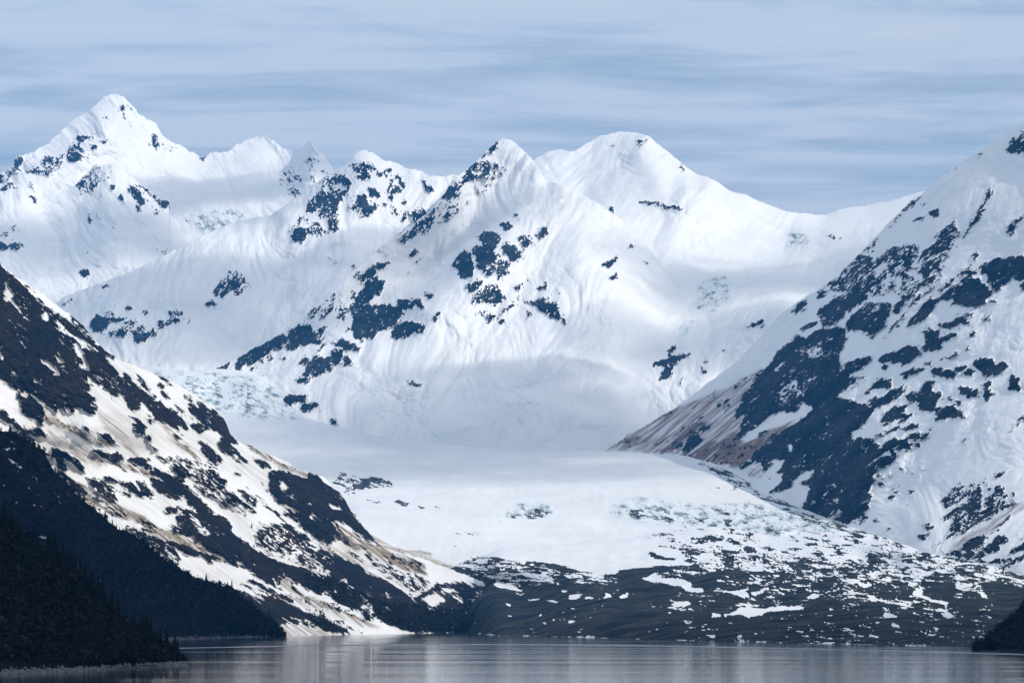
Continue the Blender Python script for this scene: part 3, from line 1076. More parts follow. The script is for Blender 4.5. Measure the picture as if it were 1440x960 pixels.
# ------------------------------------------------------------------ relief
def tri_interp(ctrl, U, V):
    """smooth interpolation of 1/distance between the surveyed ridge, valley and toe points"""
    P = []
    for line in ctrl:
        line = np.array(line, float)
        if len(line) == 1:
            P.append(line[0]); continue
        for a, b in zip(line[:-1], line[1:]):
            n = max(1, int(np.hypot(*(b - a)[:2]) / 26))
            for k in range(n):
                P.append(a + (b - a) * k / n)
        P.append(line[-1])
    P = np.array(P)
    w = 1.0 / P[:, 2]
    x = P[:, 0] / 100; y = P[:, 1] / 100
    r = np.sqrt((x[:, None] - x) ** 2 + (y[:, None] - y) ** 2 + 0.01)
    n = len(P)
    A = np.zeros((n + 3, n + 3)); A[:n, :n] = r + np.eye(n) * 1e-3
    A[:n, n] = 1; A[:n, n + 1] = x; A[:n, n + 2] = y; A[n:, :n] = A[:n, n:].T
    c = np.linalg.solve(A, np.concatenate([w, [0, 0, 0]]))
    # coarse grid then bilinear
    st = 6.0
    u0, u1, v0, v1 = U.min(), U.max(), V.min(), V.max()
    gu = np.arange(u0 - st, u1 + 2 * st, st); gv = np.arange(v0 - st, v1 + 2 * st, st)
    GU, GV = np.meshgrid(gu / 100, gv / 100)
    W = c[n] + c[n + 1] * GU + c[n + 2] * GV
    for i in range(n):
        W += c[i] * np.sqrt((GU - x[i]) ** 2 + (GV - y[i]) ** 2 + 0.01)
    X = (U - gu[0]) / st; Y = (V - gv[0]) / st
    xi = np.clip(X.astype(int), 0, len(gu) - 2); yi = np.clip(Y.astype(int), 0, len(gv) - 2)
    fx = X - xi; fy = Y - yi
    # smoothstep-free bilinear is enough at this spacing
    Wr = (W[yi, xi] * (1 - fx) + W[yi, xi + 1] * fx) * (1 - fy) + (W[yi + 1, xi] * (1 - fx) + W[yi + 1, xi + 1] * fx) * fy
    return 1.0 / Wr


def mesh_from(name, co, faces, mask, mat):
    me = bpy.data.meshes.new(name)
    me.vertices.add(len(co)); me.vertices.foreach_set('co', co.astype(np.float32).ravel())
    nf = len(faces)
    me.loops.add(nf * 4); me.loops.foreach_set('vertex_index', faces.astype(np.int32).ravel())
    me.polygons.add(nf); me.polygons.foreach_set('loop_start', np.arange(0, nf * 4, 4, dtype=np.int32))
    me.update(calc_edges=True)
    me.shade_smooth()
    if mask is not None:
        a = me.attributes.new('mask', 'FLOAT_COLOR', 'POINT')
        a.data.foreach_set('color', mask.astype(np.float32).ravel())
    me.materials.append(mat)
    return me


LAYERS = parse_trace(TRACE)
SURF = {}


def relief(key, name, label, mat, top, bot, ctrl, base=0.0, flow=0.0, relief_m=1.0, step=1.35, jit=1.0, zmode=False,
           back=2200.0, rock_rel=1.0, outcrop='rock_outcrop', aniso=3.0, spk=8.0, floor_z=-6.0, dirtk=1.0, kind='structure', cat=None, sk=1.0, mwarp=4.5, ribs=1.0, wa=2.0, thread=0.45, dirt0=0.0, bl=4, mids=1.0, rra=2.2, hum=0.6, boost=0.0, finew=1.25):
    top = np.array(top, float); bot = np.array(bot, float)
    u0, u1 = top[0, 0], top[-1, 0]
    ins = np.arange(max(u0, -24), min(u1, 1464) + step, step)
    lo = np.arange(u0, ins[0], step * 4) if u0 < -24 else np.zeros(0)
    hi = np.arange(ins[-1] + step * 3, u1 + 1, step * 4) if u1 > 1464 else np.zeros(0)
    u = np.concatenate([lo, ins, hi]); nu = len(u)
    vt = np.interp(u, top[:, 0], top[:, 1])
    seed = sum(map(ord, key)) * 3.17
    vt = vt + jit * (fbm(u / 14.0, u * 0 + seed, 5, 0.68) * 4.6 - ridged(u / 9.0, u * 0 + seed + 3, 3, 0.6) * 1.1)
    vb = np.interp(u, bot[:, 0], bot[:, 1])
    vb = np.maximum(vb, vt + 2)
    nv = int((vb - vt).max() / step) + 1
    t = np.linspace(0, 1, nv)
    U = np.repeat(u[None, :], nv, 0)
    V = vt[None, :] + (vb - vt)[None, :] * t[:, None]
    Yd = tri_interp(ctrl, U, V) * 1000.0
    X = (U - 720) * Yd / F; Z = CH + (HZ - V) * Yd / F
    # masks
    R, D, I, ID = rasters(LAYERS.get(key, []), base, bl)
    ca, sa = math.cos(math.radians(flow)), math.sin(math.radians(flow))
    pu = U - 720; pv = V - 480
    along = pu * ca + pv * sa; across = -pu * sa + pv * ca
    Um = np.where(U < 0, -U, np.where(U > 1440, 2880 - U, U))
    wx = fbm(across / 9, along / (9 * wa), 2, 0.5, seed) * mwarp + fbm(across / 2.6, along / (2.6 * wa), 3, 0.7, seed + 4) * mwarp * 0.6
    wy = fbm(across / 9, along / (9 * wa), 2, 0.5, seed + 50) * mwarp + fbm(across / 2.6, along / (2.6 * wa), 3, 0.7, seed + 54) * mwarp * 0.6
    if zmode:
        wy = wy * 0.4
    dens = sample(R, Um + wx, V + wy)
    sp_ = spk * 0.7
    n1 = fbm(across / sp_, along / (sp_ * aniso), 2, 0.6, seed + 9) * 0.8 + fbm(across / (sp_ * 0.33), along / (sp_ * 0.33 * aniso), 3, 0.8, seed + 13) * finew
    n2 = fbm(across / (spk * 3.1), along / (spk * 5.5), 2, 0.5, seed + 19)
    n = n1 * 0.95 + n2 * 0.45
    dens = dens + boost * np.clip((dens - 0.1) * 5, 0, 1) * (dens < 0.85)
    M = np.median(Yd / F)
    A_ = along * M; B_ = across * M
    rr = ridged(B_ / 52 + 0.9 * perlin(A_ / 120, B_ / 120 + 3), A_ / (52 * rra), 5, 0.62, seed + 8)
    sw = np.clip(1.1 - np.abs(dens - 0.47) * 3.6, 0, 1) * (0 if zmode else 0.75)
    nf = fbm(across / 2.9, along / (2.9 * (1 + (aniso - 1) * 0.6)), 3, 0.75, seed + 88)
    n = n * (1 - sw) + nf * 1.5 * sw + n2 * 0.35 * sw
    thr = thread * (0.55 * (0.35 - rr) * 1.6) + thread * 0.5 * (ridged(across / 10 + 0.8 * perlin(along / 16, across / 16), along / 28, 4, 0.75, seed + 41) * 1.7 - 0.62)
    val = np.where(dens < 0.03, dens - 0.2, dens + n - thr)
    rock = np.clip(0.5 + (val - 0.5) * 2.6, 0, 1)
    st = fbm(across / 3.2, along / 60, 4, 0.6, seed + 70)
    dirt = np.clip((sample(D, Um + wx, V + wy) + dirt0 * np.clip(0.5 + 2.2 * fbm(across / 40, along / 120, 3, 0.5, seed + 77), 0, 2)) * (0.72 + st * 1.5) * dirtk, 0, 1)
    ice = np.clip(sample(I, Um + wx * 2, V + wy) * (1.25 + 0.9 * fbm(U / 30, V / 14, 3, 0.6, seed + 90)), 0, 1)
    cr = ridged(across / 3.6 + 0.6 * perlin(along / 9, across / 9), along / 13.0 + 0.6 * perlin(across / 7, along / 7), 4, 0.72, seed + 33)
    crf = fbm(U / 16, V / 9, 3, 0.6, seed + 61)
    crev = np.clip(0.95 - cr * 1.9 + crf * 1.8, 0, 1) * np.clip(ice * 1.3, 0, 1)
    # displacement in metres; lengths are in metres on the slope
    big = fbm(B_ / 420, A_ / 900, 3, 0.5, seed + 5) * 95
    crest_d = np.exp(-((V - vt[None, :]) * M) / 260.0)
    big = big + ridged(B_ / 460 + 0.35 * perlin(A_ / 500, B_ / 500), A_ / 1300, 4, 0.5, seed + 2) * 70 * ribs * (0.35 + crest_d)
    gul = ridged(B_ / 150 + 0.4 * perlin(A_ / 260, B_ / 260 + 7), A_ / 520, 4, 0.55, seed + 6) * (17 + 34 * crest_d)
    fin = fbm(B_ / 40, A_ / 80, 5, 0.68, seed + 7) * 9.0
    mid = ridged(B_ / 210 + 0.6 * perlin(A_ / 300, B_ / 300 + 11), A_ / 330 + 0.5 * perlin(B_ / 260, A_ / 260 + 5), 4, 0.5, seed + 12) * 56 * mids
    rk = np.clip(dens * 1.3, 0, 1)
    rough = rr * 24 + fbm(B_ / 12, A_ / 20, 3, 0.6, seed + 3) * 7
    d = (big + gul * (1 - 0.3 * rk) * sk + fin * sk + mid) * relief_m - rk * rough * rock_rel - rock * 9.0 * rock_rel
    d = d - ice * cr * 12.0
    fade = np.clip((1 - t[:, None]) * 14, 0, 1) if not zmode else 1.0
    if zmode:
        hx = ridged(X / 150, Yd / 420, 3, 0.5, seed + 21) * 10 + fbm(X / 60, Yd / 260, 2, 0.5, seed + 22) * 6
        d = -(hx + fbm(X / 500, Yd / 900, 2, 0.5, seed + 23) * 30) * hum + d * 0.05 - ice * cr * 14.0
        Z = Z - d * 0.35 * np.clip((Z + 2) / 12.0, 0, 1)
    else:
        d = d * fade
        k = (Yd + d) / Yd
        X = X * k; Z = CH + (Z - CH) * k; Yd = Yd * k
    P = np.stack([X, Yd, Z], -1)
    msk = np.stack([rock, dirt, ice, crev], -1)
    # the far side of the ridge, falling away behind the crest
    nb = 14
    crest = P[0]
    rows = []; mr = []
    for i in range(nb, 0, -1):
        s = back * (i / nb) ** 1.5
        q = crest.copy()
        q[:, 1] += s
        q[:, 0] *= (crest[:, 1] + s) / crest[:, 1]
        drop = s * 0.75 + fbm(q[:, 0] / 150, q[:, 1] / 150 + seed, 3) * 0.25 * s
        q[:, 2] = np.maximum(crest[:, 2] - drop, floor_z)
        rows.append(q); mm = msk[0].copy(); mm[:, 0] = np.clip(base + 0.2 * fbm(q[:, 0] / 60, q[:, 1] / 60, 3), 0, 1) if base > 0.5 else 0.0; mr.append(mm)
    foot = P[-1].copy(); foot[:, 2] = floor_z
    P = np.concatenate([np.array(rows), P, foot[None]], 0)
    msk = np.concatenate([np.array(mr), msk, msk[-1:]], 0)
    nr = P.shape[0]
    idx = np.arange(nr * nu).reshape(nr, nu)
    quads = np.stack([idx[:-1, :-1], idx[1:, :-1], idx[1:, 1:], idx[:-1, 1:]], -1).reshape(-1, 4)
    # which rock polygon does each face belong to
    fid = np.zeros((nr - 1, nu - 1), np.int32)
    uc = np.clip((Um + wx)[:-1, :-1] + OX, 0, CW - 1).astype(int); vc = np.clip((V + wy)[:-1, :-1], 0, CHT - 1).astype(int)
    fr = (rock[:-1, :-1] + rock[1:, 1:]) * 0.5 > 0.5
    fid[nb:nb + nv - 1] = np.where(fr, ID[vc, uc], 0)
    fid = fid.ravel()
    co = P.reshape(-1, 3); mk = msk.reshape(-1, 4)
    cnt = np.bincount(fid)
    good = [i for i in np.argsort(-cnt) if i > 0 and cnt[i] >= 36][:290]
    keep = np.isin(fid, good)
    org = np.array([co[:, 0].mean(), co[idx[nb + nv - 1], 1].mean(), 0.0])

    def build(nm, q, parent=None):
        used, inv = np.unique(q, return_inverse=True)
        me = mesh_from(nm, co[used] - org, inv.reshape(-1, 4), mk[used], mat)
        o = bpy.data.objects.new(nm, me)
        C.objects.link(o)
        if parent:
            o.parent = parent
        else:
            o.location = org
        return o
    root = build(name, quads[~keep])
    tag(root, label, cat, None, kind)
    for i in good:
        build(outcrop, quads[fid == i], root)
    SURF[key] = (P[nb:nb + nv], rock, u, vt, vb)
    print(name, key, nr * nu, 'verts', len(good), 'outcrops')
    return root

# ------------------------------------------------------------------ mountains
# ridge and slope points are given as photo column, photo row and distance in km
H_top = [(-120, 262), (-60, 252), (0, 244), (15, 236), (27, 218), (45, 216), (62, 206), (76, 196), (90, 180), (105, 166), (122, 158), (135, 148), (148, 135), (160, 133),
         (172, 137), (183, 145), (195, 160), (205, 168), (219, 174), (228, 192), (250, 204), (270, 214), (284, 222), (300, 216), (325, 210), (340, 202), (352, 194),
         (372, 192), (385, 200), (398, 208), (412, 213), (424, 212), (430, 205), (436, 200), (445, 209), (456, 222), (470, 240), (490, 262), (540, 300)]
relief('H', 'snow_mountain', 'highest far peak at the upper left, a white pyramid with scattered grey rocks', M_far, H_top,
       [(-120, 440), (540, 440)],
       [[(-120, 262, 15.9), (0, 243, 16), (30, 215, 16.2), (60, 207, 16.3), (100, 168, 16.7), (160, 134, 17), (185, 146, 17), (220, 185, 17.1), (275, 215, 17.3),
         (340, 202, 17.6), (372, 192, 17.6), (412, 213, 17.2), (436, 200, 16.4), (470, 240, 16), (540, 300, 15.8)],
        [(60, 240, 15.9), (120, 210, 16.1), (150, 180, 16.35)], [(150, 250, 16.2), (210, 245, 16.5), (280, 255, 16.6), (360, 250, 16.5), (400, 260, 16.1)],
        [(435, 240, 15.8), (420, 290, 15.4)], [(200, 310, 15.9), (300, 305, 15.5), (400, 320, 15.1)], [(200, 380, 14.9), (300, 380, 14.6)], [(-120, 440, 14.2), (540, 440, 14.2)]],
       flow=50, relief_m=1.0, boost=0.03, thread=0.7, finew=1.6, jit=1.4, spk=5, aniso=1.6, rock_rel=0.9, cat='mountain', sk=1.0)

H2_top = [(-120, 300), (-60, 285), (0, 266), (15, 249), (31, 243), (50, 247), (69, 251), (90, 256), (104, 264), (117, 249), (135, 232), (146, 234), (156, 230), (173, 237), (187, 249), (198, 260),
          (212, 270), (229, 282), (238, 285), (238, 300), (250, 320), (265, 340), (285, 362), (310, 385), (330, 400)]
relief('H2', 'snow_mountain', 'smaller snow peak in front of the highest far peak, its dark crags on the right shoulder', M_far, H2_top,
       [(-120, 460), (330, 440)],
       [[(-120, 300, 14.9), (0, 266, 15.0), (31, 243, 15.2), (104, 264, 15.1), (150, 232, 15.2), (200, 260, 15.1), (240, 288, 14.9), (330, 400, 14.3)],
        [(150, 260, 14.9), (155, 330, 14.2), (190, 390, 13.7)], [(60, 300, 14.8), (90, 360, 14.1)], [(20, 300, 14.5), (40, 360, 13.9)], [(-120, 450, 13.0), (0, 450, 13.1), (100, 440, 13.2), (330, 440, 13.6)]],
       flow=55, boost=0.03, thread=0.7, finew=1.6, jit=1.0, spk=5, aniso=1.6, cat='mountain')

I_top = [(730, 245), (755, 222), (768, 214), (788, 209), (800, 214), (808, 213), (822, 203), (845, 191), (868, 186), (885, 186), (900, 188), (912, 191), (922, 200), (940, 214), (960, 230), (980, 246),
         (995, 249), (1012, 258), (1030, 270), (1048, 274), (1070, 284), (1104, 297), (1130, 300), (1160, 303), (1180, 295), (1222, 288), (1250, 283), (1300, 268), (1340, 268)]
relief('I', 'snow_mountain', 'broad snow dome at the back right, above the wide névé and its icefall', M_far, I_top,
       [(730, 668), (1340, 668)],
       [[(730, 245, 15.5), (788, 209, 15.9), (868, 186, 16.2), (912, 191, 15.9), (980, 246, 15.6), (1048, 274, 15.5), (1105, 297, 15.6), (1160, 303, 16.2), (1222, 288, 16.6), (1340, 268, 16)],
        [(912, 190, 15.9), (925, 225, 15.25), (950, 250, 15.0)], [(820, 265, 15.2), (870, 232, 15.4)], [(850, 285, 14.5), (930, 250, 14.8), (1000, 262, 14.8)], [(860, 320, 13.9), (960, 322, 14.1), (1040, 325, 14.6)],
        [(1100, 330, 14.8), (1200, 320, 14.4), (1280, 320, 13.4)],
        [(950, 400, 13.1), (1050, 385, 13.4), (1150, 385, 13.2), (1250, 380, 12.6)], [(920, 480, 12.1), (1000, 440, 12.3), (1100, 440, 11.8)],
        [(900, 520, 11.6), (1000, 500, 11.65), (1100, 500, 11.3)], [(850, 580, 11.25), (930, 580, 11.15), (1000, 560, 11.15)], [(730, 660, 10.7), (900, 655, 10.55), (1100, 660, 10.2), (1340, 660, 10)]],
       flow=145, jit=0.55, spk=6, aniso=1.6, relief_m=1.0, cat='mountain', sk=1.0)

G_top = [(20, 470), (60, 440), (90, 418), (120, 406), (150, 395), (190, 380), (230, 360), (270, 340), (310, 320), (345, 309), (380, 303), (400, 290), (420, 277), (437, 262), (455, 250), (475, 240), (490, 228),
         (500, 215), (511, 210), (525, 216), (540, 226), (555, 228), (572, 238), (592, 240), (605, 249), (620, 248), (640, 246), (660, 256), (740, 275)]
relief('G', 'snow_mountain', 'snow ridge left of centre with a rocky summit block and a long smooth crest falling left', M_far, G_top,
       [(20, 600), (400, 600), (740, 480)],
       [[(20, 470, 12.4), (90, 418, 12.8), (150, 395, 13.0), (230, 360, 13.3), (310, 322, 13.6), (380, 304, 13.9), (430, 270, 14.1), (511, 211, 14.3), (555, 230, 14.3), (640, 247, 14.1), (740, 275, 14)],
        [(400, 300, 13.7), (430, 330, 13.3), (440, 345, 13.2)], [(505, 250, 13.9), (515, 290, 13.6)], [(470, 345, 13.2), (540, 325, 13.5), (600, 310, 13.6), (640, 300, 13.6)],
        [(310, 345, 13.3), (320, 400, 12.8), (240, 430, 12.4), (170, 460, 12.1)], [(400, 400, 12.9), (400, 440, 12.6), (340, 500, 12.1)], [(480, 420, 12.6), (400, 500, 12.2)],
        [(20, 560, 11.6), (150, 510, 11.8), (250, 520, 11.85), (330, 545, 11.8)], [(300, 600, 11.5), (740, 480, 12.4)]],
       flow=110, boost=0.03, thread=0.8, finew=1.6, jit=0.8, spk=6, aniso=1.8, cat='mountain', sk=0.8)

F_top = [(295, 524), (310, 516), (345, 498), (380, 478), (402, 464), (410, 455), (430, 440), (445, 428), (470, 404), (495, 384), (520, 362), (545, 340), (570, 322), (595, 306), (612, 290), (624, 272), (640, 252),
         (655, 240), (672, 225), (685, 212), (696, 201), (706, 196), (718, 198), (730, 206), (742, 218), (752, 230), (762, 245), (769, 255), (780, 258), (800, 262), (815, 270), (830, 280), (850, 292),
         (872, 308), (900, 335), (925, 365), (945, 395), (970, 440), (990, 500), (1010, 560), (1060, 630)]
relief('F', 'snow_mountain', 'central snow mountain with the dark cliff band on its face and a rocky left ridge', M_far, F_top,
       [(295, 600), (380, 625), (1060, 668)],
       [[(295, 524, 11.75), (402, 464, 12.1), (470, 404, 12.4), (545, 340, 12.8), (612, 290, 13.1), (640, 252, 13.3), (672, 225, 13.45), (706, 196, 13.6), (742, 218, 13.5), (769, 255, 13.25),
         (800, 262, 13.1), (830, 280, 12.95), (872, 308, 12.8), (900, 335, 13.0), (925, 365, 13.05), (945, 395, 13.0), (970, 440, 12.4), (990, 500, 11.75), (1010, 560, 11.0), (1060, 630, 10.5)],
        [(722, 250, 13.45), (660, 322, 13.25), (590, 385, 12.9), (520, 430, 12.45)],
        [(795, 268, 13.0), (740, 305, 12.65), (690, 345, 12.3), (640, 395, 12.05), (590, 430, 11.85)],
        [(500, 480, 11.75), (430, 510, 11.6), (380, 548, 11.4)],
        [(770, 330, 12.5), (740, 390, 12.1), (700, 440, 11.75)],
        [(800, 300, 12.7), (820, 360, 12.2), (810, 430, 11.75), (780, 500, 11.3)], [(900, 400, 12.3), (910, 470, 11.9), (890, 530, 11.45)],
        [(650, 480, 11.5), (560, 530, 11.15), (470, 560, 11.05), (400, 580, 11.0)], [(600, 570, 10.9), (500, 600, 10.8)],
        [(700, 560, 10.95), (800, 570, 10.95), (880, 570, 11.15)], [(295, 600, 11.2), (400, 620, 10.7), (600, 650, 10.5), (800, 662, 10.55), (950, 660, 10.6), (1060, 668, 10.45)]],
       flow=125, boost=0.03, thread=0.8, finew=1.6, jit=1.0, spk=7, aniso=1.9, cat='mountain', sk=0.7)

J_top = [(790, 642), (840, 630), (900, 604), (960, 566), (1010, 528), (1040, 505), (1070, 472), (1100, 440), (1120, 425), (1150, 408), (1175, 392), (1196, 370), (1225, 340), (1248, 315), (1265, 298), (1282, 282), (1300, 270), (1318, 253),
         (1340, 237), (1358, 226), (1375, 215), (1390, 205), (1402, 193), (1418, 186), (1432, 176), (1445, 166), (1500, 130), (1660, 60), (2000, -60)]
relief('J', 'snow_mountain', 'steep mountainside on the right edge, dark cliffs striped and patched with snow', M_right, J_top,
       [(790, 660), (900, 668), (1000, 690), (1130, 750), (1200, 765), (1300, 800), (1440, 830), (1660, 880), (2000, 915)],
       [[(790, 645, 10.95), (900, 605, 10.8), (1010, 528, 10.85), (1070, 472, 10.75), (1120, 425, 10.6), (1196, 370, 10.4), (1265, 298, 10.2), (1318, 253, 10.0), (1375, 215, 9.8), (1440, 170, 9.6), (1660, 60, 9.2), (2000, -60, 8.8)],
        [(790, 660, 10.5), (1000, 660, 9.8), (1070, 690, 9.0), (1130, 728, 8.3), (1200, 745, 7.6), (1300, 778, 6.5), (1440, 805, 5.5), (1660, 860, 4.6), (2000, 900, 3.6)],
        [(1350, 255, 9.6), (1300, 310, 9.5), (1250, 370, 9.5), (1180, 450, 9.55), (1110, 540, 9.45)],
        [(1440, 250, 9.2), (1390, 300, 9.1), (1340, 360, 9.05), (1280, 430, 8.95)],
        [(1300, 500, 8.55), (1200, 560, 8.75), (1120, 620, 8.9)], [(1240, 600, 8.1), (1200, 680, 7.9)],
        [(1440, 420, 8.3), (1380, 480, 8.25)], [(1440, 560, 7.55), (1340, 600, 7.7), (1260, 700, 7.55)], [(1300, 730, 6.95), (1440, 700, 6.5), (1660, 640, 6.4), (2000, 600, 5.6)]],
       flow=142, jit=0.9, dirtk=1.6, spk=7, aniso=3.6, wa=3.0, rra=3.0, mids=0.7, boost=0.03, finew=1.5, thread=0.75, relief_m=0.9, cat='mountain', rock_rel=0.9)

E_top = [(90, 530), (160, 512), (200, 512), (240, 519), (270, 521), (300, 518), (340, 521), (370, 530), (384, 545), (400, 566), (430, 586), (470, 600), (520, 611), (620, 624), (700, 631), (830, 633), (900, 636), (960, 640), (1000, 650),
         (1040, 668), (1080, 690), (1120, 712), (1150, 722), (1180, 736), (1240, 756), (1290, 775), (1350, 790), (1440, 810)]
relief('E', 'glacier', 'wide snow covered valley glacier with crevassed ice along its right margin', M_ice, E_top,
       [(90, 640), (400, 780), (560, 800), (735, 814), (900, 790), (1000, 770), (1100, 770), (1200, 766), (1300, 792), (1440, 830)],
       [[(90, 530, 11.9), (240, 519, 11.7), (370, 530, 11.5)], [(300, 560, 11.3), (400, 568, 11.1), (430, 588, 10.75), (520, 611, 10.6), (700, 631, 10.45), (900, 636, 10.35), (1000, 650, 9.85), (1080, 690, 9.0), (1150, 722, 8.2), (1240, 756, 7.2), (1440, 810, 5.55)],
        [(330, 592, 10.75), (450, 620, 10.35)], [(450, 648, 9.85), (600, 650, 9.9), (800, 652, 9.95), (960, 662, 9.6)], [(500, 690, 9.1), (700, 690, 9.1), (900, 685, 9.05)], [(850, 710, 8.55), (1000, 712, 8.4), (1100, 730, 8.0), (1180, 755, 7.3)],
        [(850, 735, 8.2), (1000, 740, 7.9), (1100, 755, 7.4)],
        [(500, 740, 8.0), (700, 735, 8.1)], [(560, 785, 7.7), (700, 782, 7.55), (860, 775, 7.4), (1000, 770, 7.4), (1100, 772, 7.25), (1240, 780, 6.9)], [(90, 640, 10), (400, 760, 8.3), (560, 800, 7.5), (735, 814, 7.2), (900, 800, 6.8), (1440, 830, 5.0)]],
       flow=14, ribs=0.0, jit=0.25, zmode=True, bl=2, spk=5, aniso=5.0, wa=4.0, finew=0.9, dirt0=0.07, thread=0.2, relief_m=0.8, rock_rel=0.35, outcrop='debris_patch', back=600, cat='glacier', sk=0.8)

D_top = [(600, 810), (650, 790), (700, 772), (740, 768), (800, 768), (900, 752), (960, 738), (1000, 726), (1040, 730), (1100, 752), (1180, 745), (1230, 752), (1300, 775), (1440, 808), (1660, 850), (1980, 890)]
sh = [(600, 889, 6.8), (655, 889, 6.55), (676, 891, 5.65), (700, 893, 4.98), (860, 897, 4.03), (1000, 901, 3.39), (1120, 904, 3.02), (1300, 908, 2.65), (1440, 911, 2.42), (1660, 915, 2.17), (1980, 925, 1.73)]
relief('D', 'moraine', 'dark hummocky moraine with thin snow patches between the glacier and the water', M_mor, D_top,
       [(a, b + 2.2) for a, b, c in sh],
       [sh, [(600, 810, 7.4), (650, 790, 7.5), (700, 772, 7.6), (860, 758, 7.75), (1000, 740, 7.85), (1100, 752, 7.45), (1180, 747, 7.3), (1300, 777, 6.3), (1440, 808, 5.35), (1660, 850, 4.4), (1980, 890, 2.6)],
        [(600, 820, 7.3), (650, 815, 7.2), (735, 826, 6.75)], [(600, 860, 7.0), (652, 840, 6.95), (652, 870, 6.75)], [(700, 845, 6.2), (740, 870, 5.45)],
        [(800, 815, 6.3), (900, 812, 6.1), (1000, 812, 5.8), (1080, 805, 5.8)], [(860, 850, 5.1), (960, 850, 4.8), (1060, 858, 4.3), (1150, 850, 4.2), (1220, 850, 4.0)],
        [(880, 842, 5.5), (1000, 836, 5.2), (1100, 830, 5.1)], [(1200, 815, 5.0), (1300, 830, 4.7), (1360, 850, 3.9), (1420, 865, 3.6)], [(700, 800, 6.9), (900, 785, 7.0), (1100, 785, 6.7), (1260, 800, 6.0)]],
       base=1.0, ribs=0.0, flow=6, jit=0.4, zmode=True, bl=2, spk=6, aniso=6.0, wa=5.0, finew=1.0, relief_m=1.1, rock_rel=0.9, thread=0.45, outcrop='debris_mound', back=500, cat='moraine')

C_top = [(-500, 60), (-220, 190), (-100, 290), (-40, 338), (0, 370), (12, 382), (40, 401), (62, 415), (90, 437), (102, 445), (118, 459), (130, 474), (150, 494), (166, 505), (185, 512), (205, 520), (230, 530), (250, 541), (262, 548),
         (285, 564), (300, 572), (316, 590), (324, 610), (334, 620), (350, 626), (372, 635), (400, 647), (420, 660), (440, 665), (455, 672), (470, 687), (482, 696), (492, 715), (510, 737), (520, 750), (535, 768),
         (560, 776), (600, 787), (640, 803), (690, 822), (735, 829)]
relief('C', 'snow_mountain', 'big left mountainside of dark rock striped with snow and brown stained avalanche runs', M_left, C_top,
       [(-500, 903), (-220, 899), (0, 896), (400, 896), (500, 894.5), (590, 892.5), (650, 891), (668, 872), (690, 850), (735, 833)],
       [[(-500, 60, 5.2), (-220, 190, 5.6), (0, 370, 6.2), (100, 445, 6.4), (230, 528, 6.7), (325, 610, 6.9), (400, 648, 7.05), (470, 687, 7.1), (530, 765, 7.2), (620, 797, 7.2), (735, 829, 6.95)],
        [(-500, 902, 3.3), (-220, 896, 4.3), (0, 893, 4.98), (400, 893, 4.98), (500, 892, 5.3), (590, 890, 6.05), (652, 889, 6.5), (690, 850, 6.4)],
        [(20, 480, 5.95), (80, 560, 5.85), (130, 600, 5.8)], [(130, 480, 6.25), (220, 590, 6.25), (300, 660, 6.35)],
        [(60, 640, 5.75), (200, 700, 5.85), (330, 770, 5.95)], [(330, 700, 6.3), (430, 760, 6.45)], [(450, 700, 6.85), (480, 750, 6.7)],
        [(200, 640, 6.15), (320, 740, 6.2)], [(300, 800, 5.75), (420, 850, 5.65), (500, 875, 5.6)],
        [(380, 800, 6.0), (480, 830, 6.05), (580, 850, 6.2), (630, 872, 6.3)], [(560, 800, 6.9), (610, 822, 6.85), (650, 855, 6.75)]],
       flow=38, jit=0.8, spk=6, aniso=6.0, wa=3.5, relief_m=0.55, rock_rel=0.9, cat='mountain', dirtk=1.25, thread=0.75, finew=1.45, rra=5.0, mids=0.6, dirt0=0.18)

B_top = [(-460, 330), (-220, 470), (-100, 545), (-40, 585), (0, 605), (22, 607), (36, 617), (50, 627), (60, 634), (67, 647), (75, 660), (88, 672), (100, 685), (115, 702), (130, 714), (140, 721), (160, 741), (178, 747), (190, 752), (205, 764), (225, 781),
         (240, 790), (258, 801), (275, 813), (300, 819), (320, 826), (337, 836), (352, 849), (365, 860), (380, 872), (390, 884), (402, 894)]
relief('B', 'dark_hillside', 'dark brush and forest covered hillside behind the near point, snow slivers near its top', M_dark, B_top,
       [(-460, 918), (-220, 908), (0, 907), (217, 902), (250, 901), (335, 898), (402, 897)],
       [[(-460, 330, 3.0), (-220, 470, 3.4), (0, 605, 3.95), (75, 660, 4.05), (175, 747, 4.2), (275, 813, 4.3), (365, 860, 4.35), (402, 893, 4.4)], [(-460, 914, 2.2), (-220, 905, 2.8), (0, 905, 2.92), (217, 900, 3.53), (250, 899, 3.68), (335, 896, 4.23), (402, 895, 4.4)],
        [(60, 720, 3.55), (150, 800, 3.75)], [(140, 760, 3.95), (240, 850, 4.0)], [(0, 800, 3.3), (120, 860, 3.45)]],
       base=1.4, mids=0.3, thread=0.0, ribs=0.3, flow=42, jit=1.3, spk=6, aniso=3.0, relief_m=0.35, rock_rel=0.5, step=2.0, back=900, outcrop='rock_face', cat='hillside')

